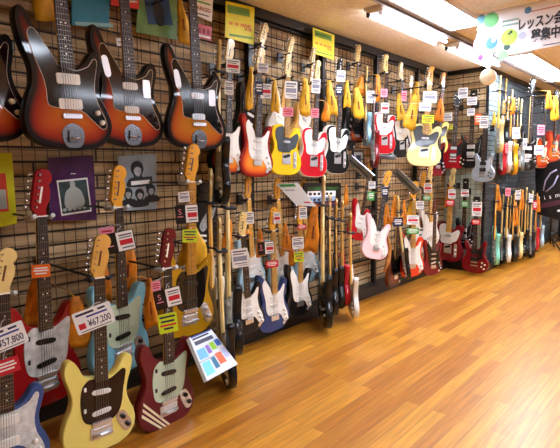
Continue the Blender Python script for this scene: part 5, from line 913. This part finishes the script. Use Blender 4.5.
# posters and bags on the left part of the wall
def poster(P, lb, mt, name='poster', cat='poster', th=.004, bag=False):
    t, mb, w_, h_ = quad_panel(name, P, th, None); tag(t, lb, cat); mb.obj('sheet' if not bag else 'bag', mt, t); return t, w_, h_
t, w_, h_ = poster(((-2.6, 1.0629, 1.3692), (-2.6, 1.3097, 1.3883), (-2.6, 1.3127, 1.0218), (-2.6, 1.0523, 1.0387)), 'purple plastic sleeve holding a square dark picture, right of the red headstock', mat('purple_sleeve', (84,44,92), .18, noise=.25, nscale=9, coat=1), 'record_sleeve', 'picture', .012, True)
on_panel(t, 'picture_border', -w_*.33, w_*.36, -h_*.42, h_*.16, pw); on_panel(t, 'picture', -w_*.30, w_*.33, -h_*.39, h_*.13, mat('teal_print', (40,66,70), .4, noise=.4, nscale=18), y=-.0018)
m_ = MB(); m_.prism(smooth([(-.05,-.10),(.05,-.10),(.045,-.02),(.015,.01),(.012,.04),(-.012,.04),(-.015,.01),(-.045,-.02)], 3), -.003, -.0019); m_.obj('picture_figure', mat('pale_print', (180,190,186), .4), t)
for k in range(5): 
    m_ = MB().prism(smooth([(-w_*.24+k*w_*.11+a*w_*.05, -h_*.33+b*h_*.03) for a, b in ((-1,0),(0,1),(1,0),(0,-1))], 2), -.003, -.0019); m_.obj('picture_detail', mat('pale_print', (180,190,186), .4), t)
write('~', .05, pw, t, w_*.05, h_*.25)
t, w_, h_ = poster(((-2.62, 1.473, 1.3854), (-2.62, 1.7333, 1.4013), (-2.62, 1.7248, 1.0555), (-2.62, 1.4689, 1.061)), 'grey monochrome poster of four people with dark hair', mat('silver_paper', (158,170,178), .35, noise=.15, nscale=5))
ink = mat('black_ink', (20,22,26), .4); face_ = mat('grey_face_print', (176,180,182), .4, noise=.2, nscale=60)
for (x, z, s, d) in ((.0, .20, 1.25, 0), (-.30, -.22, .9, 1), (.0, -.26, .9, 2), (.31, -.20, .9, 3)):
    cx, cz, q = x*w_, z*h_, s*w_*.12
    def blob(pp_, mt, y, nm):
        MB().prism(smooth([(cx+a*q, cz+b*q) for a, b in pp_], 3), y, y+.0006).obj(nm, mt, t)
    yy = -.0012-.0005*d
    blob([(-1.9,-2.2),(1.9,-2.2),(1.6,-1),(.7,-.7),(1.1,.3),(.9,1.3),(0,1.7),(-.9,1.3),(-1.1,.3),(-.7,-.7),(-1.6,-1)], ink, yy-.0006, 'figure_print')
    blob([(0,-.7),(.55,-.2),(.6,.5),(0,.8),(-.6,.5),(-.55,-.2)], face_, yy-.0030, 'face_print')
on_panel(t, 'print', -w_*.2, w_*.3, h_*.0-.012, h_*.0+.012, pw, y=-.005)
t, w_, h_ = poster(((-2.6, 2.0326, 1.2049), (-2.6, 2.2076, 1.1787), (-2.6, 2.1939, 0.7536), (-2.6, 2.0247, 0.7613)), 'black poster with a pale instrument picture and white lettering behind the mustard gold guitar', mat('black_poster', (22,20,24), .35, noise=.2, nscale=10))
m_ = MB().prism(smooth([(-w_*.35,-h_*.15),(-w_*.1,h_*.05),(w_*.2,h_*.12),(w_*.36,h_*.3),(w_*.42,h_*.27),(w_*.3,h_*.02),(w_*.1,-h_*.12),(-w_*.15,-h_*.24)], 3), -.002, -.0012); m_.obj('instrument_print', mat('grey_face_print', (176,180,182), .4), t)
for q, ww in ((-.30, .62), (-.38, .5)): on_panel(t, 'print', -w_*ww/2, w_*ww/2, h_*q-.006, h_*q+.008, pw)
t, w_, h_ = poster(((-2.58, 0.8036, 1.3899), (-2.58, 0.8836, 1.3913), (-2.58, 0.8831, 1.0446), (-2.58, 0.7915, 1.0284)), 'bright yellow bag with a red and white print at the left edge of the photo', mat('lemon_bag', (228,232,20), .3, coat=.5), 'packet', 'bag', .012, True)
on_panel(t, 'print', -w_*.5, w_*.10, -h_*.30, h_*.22, mat('red_orange_print', (222,60,30), .5)); on_panel(t, 'print', -w_*.5, w_*.02, -h_*.26, h_*.0, mat('pale_print', (180,190,186), .4), y=-.0018)
t, w_, h_ = poster(((-2.58, 1.2342, 2.2657), (-2.58, 1.4503, 2.3008), (-2.58, 1.4331, 2.0936), (-2.58, 1.2223, 2.0664)), 'blue packet hanging at the top edge between two sunburst guitars', mat('cyan_packet', (28,150,196), .3, coat=.6, noise=.1, nscale=7), 'packet', 'bag', .015, True)
on_panel(t, 'print', -w_*.5, w_*.5, -h_*.5, -h_*.40, mat('pale_cyan', (150,214,226), .4))
t, w_, h_ = poster(((-2.56, 1.4589, 2.3299), (-2.56, 1.6231, 2.3621), (-2.56, 1.6168, 2.233), (-2.56, 1.4407, 2.2141)), 'red packet at the top edge right of the blue packet', mat('scarlet_packet', (222,50,44), .35, coat=.4), 'packet', 'bag', .012, True)
on_panel(t, 'print', -w_*.2, w_*.4, -h_*.3, -h_*.2, pw)
t, w_, h_ = poster(((-2.58, 1.6347, 2.3478), (-2.58, 1.9045, 2.3928), (-2.58, 1.8929, 2.1135), (-2.58, 1.6031, 2.1053)), 'green bordered album picture in blue at the top edge left of the white lettered sign', mat('olive_border', (110,160,96), .3, noise=.2, nscale=9, coat=.6))
on_panel(t, 'picture', -w_*.30, w_*.36, -h_*.26, h_*.5, mat('deep_blue_print', (24,70,116), .4, noise=.3, nscale=8)); m_ = MB().prism(smooth([(-.02,-.06),(.03,-.06),(.04,.03),(.0,.09),(-.03,.02)], 3), -.003, -.0019); m_.obj('picture_figure', ink, t)
t, w_, h_ = poster(((-2.54, 1.9831, 2.4149), (-2.54, 2.1624, 2.4162), (-2.54, 2.1489, 2.2679), (-2.54, 1.9782, 2.2868)), 'white sign with red lettering at the top edge left of the large yellow sign', pw, 'shop_sign', 'sign')
write('MARKED', h_*.26, mat('brick_print', (150,60,60), .5), t, 0, -h_*.12, width=w_*.8, bold=.001); on_panel(t, 'print', -w_*.4, w_*.4, h_*.16, h_*.24, mat('green_print', (70,160,80), .5)); on_panel(t, 'print', -w_*.35, w_*.3, -h_*.42, -h_*.36, pg_)
t, w_, h_ = poster(((-2.54, 1.984, 2.2333), (-2.54, 2.1479, 2.236), (-2.54, 2.1363, 2.1447), (-2.54, 1.9809, 2.1532)), 'small pink and red sign below the white lettered sign', mat('rose_sign', (206,90,104), .5), 'shop_sign', 'sign')
for k in range(4): on_panel(t, 'print', -w_*.42+k*w_*.22, -w_*.27+k*w_*.22, -h_*.15, h_*.25, mat('dark_red_print', (140,20,44), .5))
on_panel(t, 'print', -w_*.45, w_*.45, -h_*.44, -h_*.3, pw)
for P, lb in ((((-2.5, 1.4274, 2.024), (-2.5, 1.47, 2.0319), (-2.5, 1.4739, 1.9897), (-2.5, 1.4312, 1.9822)), 'tiny white tag hanging under the green bordered picture, left'), (((-2.5, 1.7461, 2.049), (-2.5, 1.7962, 2.0521), (-2.5, 1.7945, 2.0108), (-2.5, 1.7512, 2.0036)), 'tiny white tag hanging under the green bordered picture, right')):
    t, mb, w_, h_ = quad_panel('paper_tag', P, .002, None); tag(t, lb, 'tag', 'tiny white tags'); mb.obj('tag_paper', pw, t); on_panel(t, 'print', -w_*.3, w_*.3, -.003, .003, pg_); MB().tube([(0, .002, h_*.45), (0, .04, h_*.5+.02), (0, .075, h_*.5+.05)], .0008, 4).obj('string', pw, t)
# pale strip of wall shelf in the top left corner
tag(MB().box(-2.62, -2.56, .3, 1.12, 2.085, 2.125).obj('hanging_rail', mat('greyish_wood', (170,150,126), .6, noise=.2)), 'pale rail along the wall in the top left corner above the sunburst guitars', 'rail')

# black accessory board with lettering
t, mb, w_, h_ = quad_panel('accessory_sign', ((-2.5, 3.0492, 1.1843), (-2.5, 3.5728, 1.1696), (-2.5, 3.5746, 0.9442), (-2.5, 3.0479, 0.9876)), .012, None); tag(t, 'black sign with green and white lettered rows above the packed rack of guitars', 'sign'); mb.obj('board', pk, t)
write('ACCESSORY MARKET', h_*.17, mat('green_print', (70,160,80), .5), t, 0, h_*.30, width=w_*.84)
for q, mt in ((.05, pw), (-.2, mat('pale_blue_print', (150,180,214), .5)), (-.4, pnavy)):
    on_panel(t, 'row', -w_*.42, w_*.34, h_*q-.02, h_*q+.028, mt); 
    for k in range(6): on_panel(t, 'print', -w_*.38+k*w_*.11, -w_*.31+k*w_*.11, h_*q-.008, h_*q+.014, pk if mt is not pnavy else pr, y=-.0018)
t, mb, w_, h_ = quad_panel('picture_card', ((-2.5, 3.7451, 1.4666), (-2.5, 3.9479, 1.4711), (-2.5, 3.9685, 1.3109), (-2.5, 3.7471, 1.3117)), .006, None); tag(t, 'small black framed card with a grey print above the slanted grey board', 'picture'); mb.obj('frame', pk, t)
on_panel(t, 'print', -w_*.36, w_*.36, -h_*.38, h_*.38, mat('grey_face_print', (176,180,182), .4)); on_panel(t, 'print', -w_*.2, w_*.2, -h_*.28, h_*.2, pnavy, y=-.0018)

# slanted boards on brackets
def slant(P, lb, mt, th=.006, pr_=False):
    t, mb, w_, h_ = quad_panel('slanted_board', P, th, None); tag(t, lb, 'board', 'slanted display boards'); mb.obj('board', mt, t)
    br = MB().tube([(0, th, h_*.3), (0, .10, h_*.1)], .006, 8); br.obj('bracket', M_dgrey, t)
    m2 = MB()
    L = [Vector(v) for v in mb.v[:4]]
    def at(u, v): a = L[0].lerp(L[1], u); b = L[3].lerp(L[2], u); return a.lerp(b, v)
    def q(u0, u1, v0, v1, m, y=-.0012):
        p = [at(u0, v0), at(u1, v0), at(u1, v1), at(u0, v1)]; mm = MB().add([(a.x, y, a.z) for a in p], [(0,1,2,3)]); mm.obj('print', m, t)
    return t, w_, h_, q
board_silver = mat('silver_board', (176,184,192), .25, .6, noise=.15, nscale=9)
t, w_, h_, q = slant(((-2.52, 2.7443, 1.1772), (-2.34, 2.7944, 1.1858), (-2.12, 2.6857, 1.0571), (-2.3, 2.7221, 1.0254)), 'slanted white price board above the middle of the lower row', pw)
q(.1, .8, .04, .16, pgr); q(.55, .85, .82, .88, pr); q(.15, .6, .3, .33, pg_)
t, w_, h_, q = slant(((-2.5, 3.6335, 1.3928), (-2.4, 3.5959, 1.4164), (-2.2, 3.6214, 1.2234), (-2.3, 3.7027, 1.1861)), 'slanted grey board left of the pale pink guitar', board_silver); q(.3, .5, .1, .9, M_dgrey)
t, w_, h_, q = slant(((-2.45, 4.3967, 1.2584), (-2.35, 4.3556, 1.2882), (-2.15, 4.4141, 1.0719), (-2.25, 4.4889, 1.0264)), 'slanted grey board above the orange-red guitar', board_silver); q(.3, .5, .1, .9, M_dgrey)
t, w_, h_, q = slant(((-2.5, 4.1281, 1.4558), (-2.5, 4.5638, 1.4435), (-2.36, 4.3099, 1.3866), (-2.36, 3.8983, 1.3923)), 'narrow black and silver board directly below the red bound guitar', M_dgrey); q(.1, .9, .3, .6, board_silver)

# leaflet holder by the floor
lp = [Vector(v) for v in ((-1.98, 1.4662, 0.4303), (-2.08, 1.6954, 0.3969), (-1.96, 1.788, 0.1924), (-1.82, 1.449, 0.2502))]
t, mb, w_, h_ = quad_panel('leaflet_holder', lp, .02, None); tag(t, 'slanted stack of printed leaflets with coloured squares in front of the burgundy guitar', 'leaflet holder')
L = [Vector(v) for v in mb.v[:4]]; mb.obj('leaflets', mat('leaflet_paper', (226,236,244), .3, coat=.4), t)
def lat(u, v): return L[0].lerp(L[1], u).lerp(L[3].lerp(L[2], u), v)
def lq(u0, u1, v0, v1, mt, y=-.0014):
    p = [lat(u0, v0), lat(u1, v0), lat(u1, v1), lat(u0, v1)]; MB().add([(a.x, y, a.z) for a in p], [(0,1,2,3)]).obj('print', mt, t)
cb_ = lambda n, c: mat('leaflet_'+n, c, .4)
lq(.08, .78, .05, .09, pnavy); lq(.1, .85, .13, .22, cb_('slate', (50,60,90))); lq(.05, .95, .0, .03, pbl)
lq(.05, .35, .32, .55, cb_('sky', (110,190,230))); lq(.38, .52, .30, .50, cb_('violet', (130,100,190))); lq(.56, .74, .28, .46, cb_('lime', (150,210,60))); lq(.78, .96, .26, .42, cb_('blue', (60,110,200)))
lq(.05, .30, .62, .92, cb_('cyan', (120,220,230))); lq(.36, .50, .60, .86, cb_('deep', (40,120,160))); lq(.54, .76, .55, .82, cb_('coral', (230,110,70))); lq(.80, .97, .50, .74, cb_('pale', (190,200,240)))
lq(.0, 1, .58, .595, cb_('bluegrey', (120,140,170)))  # thin blue-grey line across the leaflets
MB().box(-w_*.5, w_*.5, .02, .026, -h_*.5, h_*.45).obj('back_plate', mat('clear_grey_plastic', (150,160,170), .2, coat=.5), t)
MB().tube([(-.0, .026, 0), (-.06, .30, .02)], .006, 8).obj('bracket', M_dgrey, t)

# brown strap
m_ = MB(); pts = [(-2.3, 4.0321, 0.694), (-2.3, 4.1131, 0.5293), (-2.3, 4.0789, 0.3967), (-2.3, 4.0059, 0.3105)]
m_.tube(pts, [.012,.02,.024,.010], 8); tag(m_.obj('guitar_strap', mat('tan_leather', (176,110,40), .6, noise=.2)), 'tan leather strap hanging right of the pale pink guitar', 'strap')

# ---------------------------------------------------------------- lesson banner
t, mb, w_, h_ = quad_panel('lesson_banner', ((-1.4548, 3.9, 2.4627), (-0.8043, 3.9, 2.4653), (-0.7876, 3.9, 2.1467), (-1.4423, 3.9, 2.1202)), .004, None)
tag(t, 'white lesson banner with pastel bubbles and Japanese lettering hanging from the ceiling', 'banner')
mb.obj('sheet', mat('banner_vinyl', (246,246,252), .4), t)
L = [Vector(v) for v in mb.v[:4]]; bx0, bz1 = L[0].x, L[0].z
def bub(u, v, r, c, y=-.0012, nm='bubble_print'):
    k = [(bx0+u*w_+r*h_*math.cos(a*PI/8), bz1-v*h_+r*h_*math.sin(a*PI/8)) for a in range(16)]
    MB().add([(a, y, b) for a, b in k], [tuple(range(16))]).obj(nm, mat('bubble_%d_%d_%d' % c, c, .5), t)
for u, v, r, c in ((.04,.10,.10,(90,150,170)),(.155,.16,.16,(110,196,120)),(.045,.30,.10,(150,206,190)),(.13,.42,.12,(196,190,226)),(.05,.62,.18,(240,160,206)),(.17,.66,.13,(60,130,200)),
                   (.12,.88,.08,(170,206,150)),(.20,.88,.10,(206,190,150)),(.36,.60,.17,(186,216,80)),(.34,.80,.07,(60,90,80)),(.38,.50,.03,(40,60,50)),(.045,.93,.06,(130,60,190)),(.50,.62,.08,(196,200,226)),
                   (.44,.92,.06,(190,220,200)),(.22,.92,.06,(30,40,60)),(.55,.12,.07,(90,150,210)),(.02,.45,.06,(230,220,240)),(.30,.96,.10,(150,220,150))):
    bub(u, v, r, c, y=-.0012-.0001*u)
bub(.23,.92,.045,(232,232,240),-.0020); bub(.19,.60,.05,(232,232,240),-.0020); bub(.36,.53,.03,(90,110,60),-.0020)
inkb = mat('banner_ink', (52,56,66), .5)
write('レッスン会員', h_*.26, inkb, t, bx0+w_*.73, bz1-h_*.40, y=-.003, width=w_*.54, bold=.003)
write('募集中', h_*.26, inkb, t, bx0+w_*.735, bz1-h_*.68, y=-.003, width=w_*.29, bold=.003)
on_panel(t, 'line_print', bx0+w_*.58, bx0+w_*.98, bz1-h_*.17, bz1-h_*.15, mat('pink_line', (214,130,140), .5), y=-.003)
on_panel(t, 'line_print', bx0+w_*.72, bx0+w_*.95, bz1-h_*.90, bz1-h_*.885, pg_, y=-.003)
for q in (.27, .36): on_panel(t, 'line_print', bx0+w_*.28, bx0+w_*.46, bz1-h_*q, bz1-h_*(q-.035), mat('pale_green_line', (140,180,170), .5), y=-.003)
MB().tube([(bx0-.01, .004, bz1+.004), (bx0+w_+.01, .004, bz1+.004)], .007, 8).obj('top_rod', M_whitemetal, t)
# white globe
t = link('hanging_globe', None); t.location = (-1.8505, 5.3, 2.2356); tag(t, 'round cream globe hanging under the lesson banner at the corner of the short wall', 'globe')
MB().lathe([(.002,-.085),(.035,-.078),(.062,-.058),(.08,-.028),(.085,0),(.08,.028),(.062,.058),(.035,.078),(.012,.086),(.012,.10)], axis='Z', seg=24).obj('globe', mat('cream_paper', (252,244,214), .7, noise=.05), t)
zt = 2.488-t.location.z
MB().tube([(0,0,.09), (0,0,zt)], .004, 6).obj('cord', pw, t)

# ---------------------------------------------------------------- far end: banner stand, amplifier stands
t, mb, w_, h_ = quad_panel('display_banner', ((-2.0247, 7.9, 1.3066), (-1.4529, 7.9, 1.4539), (-1.3999, 7.9, 0.4504), (-1.9779, 7.9, 0.5901)), .02, None); tag(t, 'black display banner with curved drawing and white lettering at the right edge', 'banner'); mb.obj('sheet', pk, t)
m_ = MB(); m_.tube([(-w_*.30, -.003, h_*.05), (-w_*.2, -.003, h_*.25), (-w_*.05, -.003, h_*.38), (w_*.1, -.003, h_*.42)], .012, 6); m_.tube([(-w_*.25, -.003, h_*.02), (-w_*.05, -.003, h_*.12), (w_*.1, -.003, h_*.3)], .012, 6)
m_.obj('drawing', mat('lilac_print', (160,150,176), .5), t)
write('P  i  s  m', h_*.13, pw, t, -w_*.22, -h_*.10, width=w_*.5, y=-.003)
on_panel(t, 'print', -w_*.45, w_*.45, -h_*.30, -h_*.2, mat('plum_print', (70,30,44), .5)); on_panel(t, 'print', -w_*.1, w_*.3, -h_*.44, -h_*.4, pw)
# stand legs: upright pole with tripod
def tripod(loc, h_, label, name='banner_stand'):
    t = link(name, None); t.location = loc; tag(t, label, 'stand')
    MB().tube([(0,0,.08), (0,0,h_)], .014, 8).obj('pole', M_black, t)
    for k in range(3):
        a = k*2*PI/3-.6; MB().tube([(0,0,.22), (.2*math.cos(a), .2*math.sin(a), .012)], .011, 8).obj('leg', M_black, t)
    MB().lathe([(.02,.17),(.03,.2),(.03,.25),(.02,.27)], axis='Z', seg=12).obj('collar', M_black, t)
tripod((-1.8806, 8.418, 0), .95, 'black tripod stand under the black display banner')
tripod((-1.78, 9.0122, 0), .95, 'black tripod stand at the right edge of the photo')
# amplifier-like orange cabinet and carton
def cabinet(P0, w_, d_, h_, mt, label, front):
    t = link('amplifier', None); t.location = P0; tag(t, label, 'amplifier', 'amplifiers at the end of the aisle'); t.rotation_euler = (0, 0, .25)
    mb = MB().box(-w_/2, w_/2, -d_/2, d_/2, .02, h_); bm = mb.obj('cabinet', mt, t)
    bv = bm.modifiers.new('bevel', 'BEVEL'); bv.width = .015; bv.segments = 2
    MB().box(-w_*.44, w_*.44, -d_/2-.006, -d_/2, .05, h_*.72).obj('grille', front, t)
    MB().box(-w_*.44, w_*.44, -d_/2-.006, -d_/2, h_*.76, h_*.94).obj('control_panel', M_dgrey, t)
    for k in range(5): MB().lathe([(.012,0),(.012,-.014),(.008,-.016)], (-w_*.3+k*w_*.15, -d_/2-.006, h_*.85), seg=10).obj('knob', cream, t)
    MB().tube([(-w_*.15,0,h_-.004),(-w_*.12,0,h_+.025),(w_*.12,0,h_+.025),(w_*.15,0,h_-.004)], .009, 8).obj('handle', M_black, t)
    for sx in (-1,1):
        for sy in (-1,1): MB().lathe([(.02,0.001),(.02,.024)], (sx*w_*.4, sy*d_*.38, 0), axis='Z', seg=8).obj('foot', M_black, t)
M_or = mat('orange_vinyl', (226,110,30), .5, noise=.08); M_gr = mat('brown_grille', (96,62,34), .8, noise=.3, nscale=60)
cabinet((-1.12, 9.3, 0), .55, .3, .5, M_or, 'orange amplifier on the floor behind the tripod stand', M_gr)
cabinet((-1.75, 9.5, 0), .5, .3, .5, M_black, 'black amplifier on the floor beside the orange one at the end of the wall', M_gr)
cabinet((-.45, 9.3, 0), .6, .32, .62, mat('tan_vinyl', (190,140,80), .6, noise=.1), 'tan amplifier at the far right behind the display banner', M_gr)
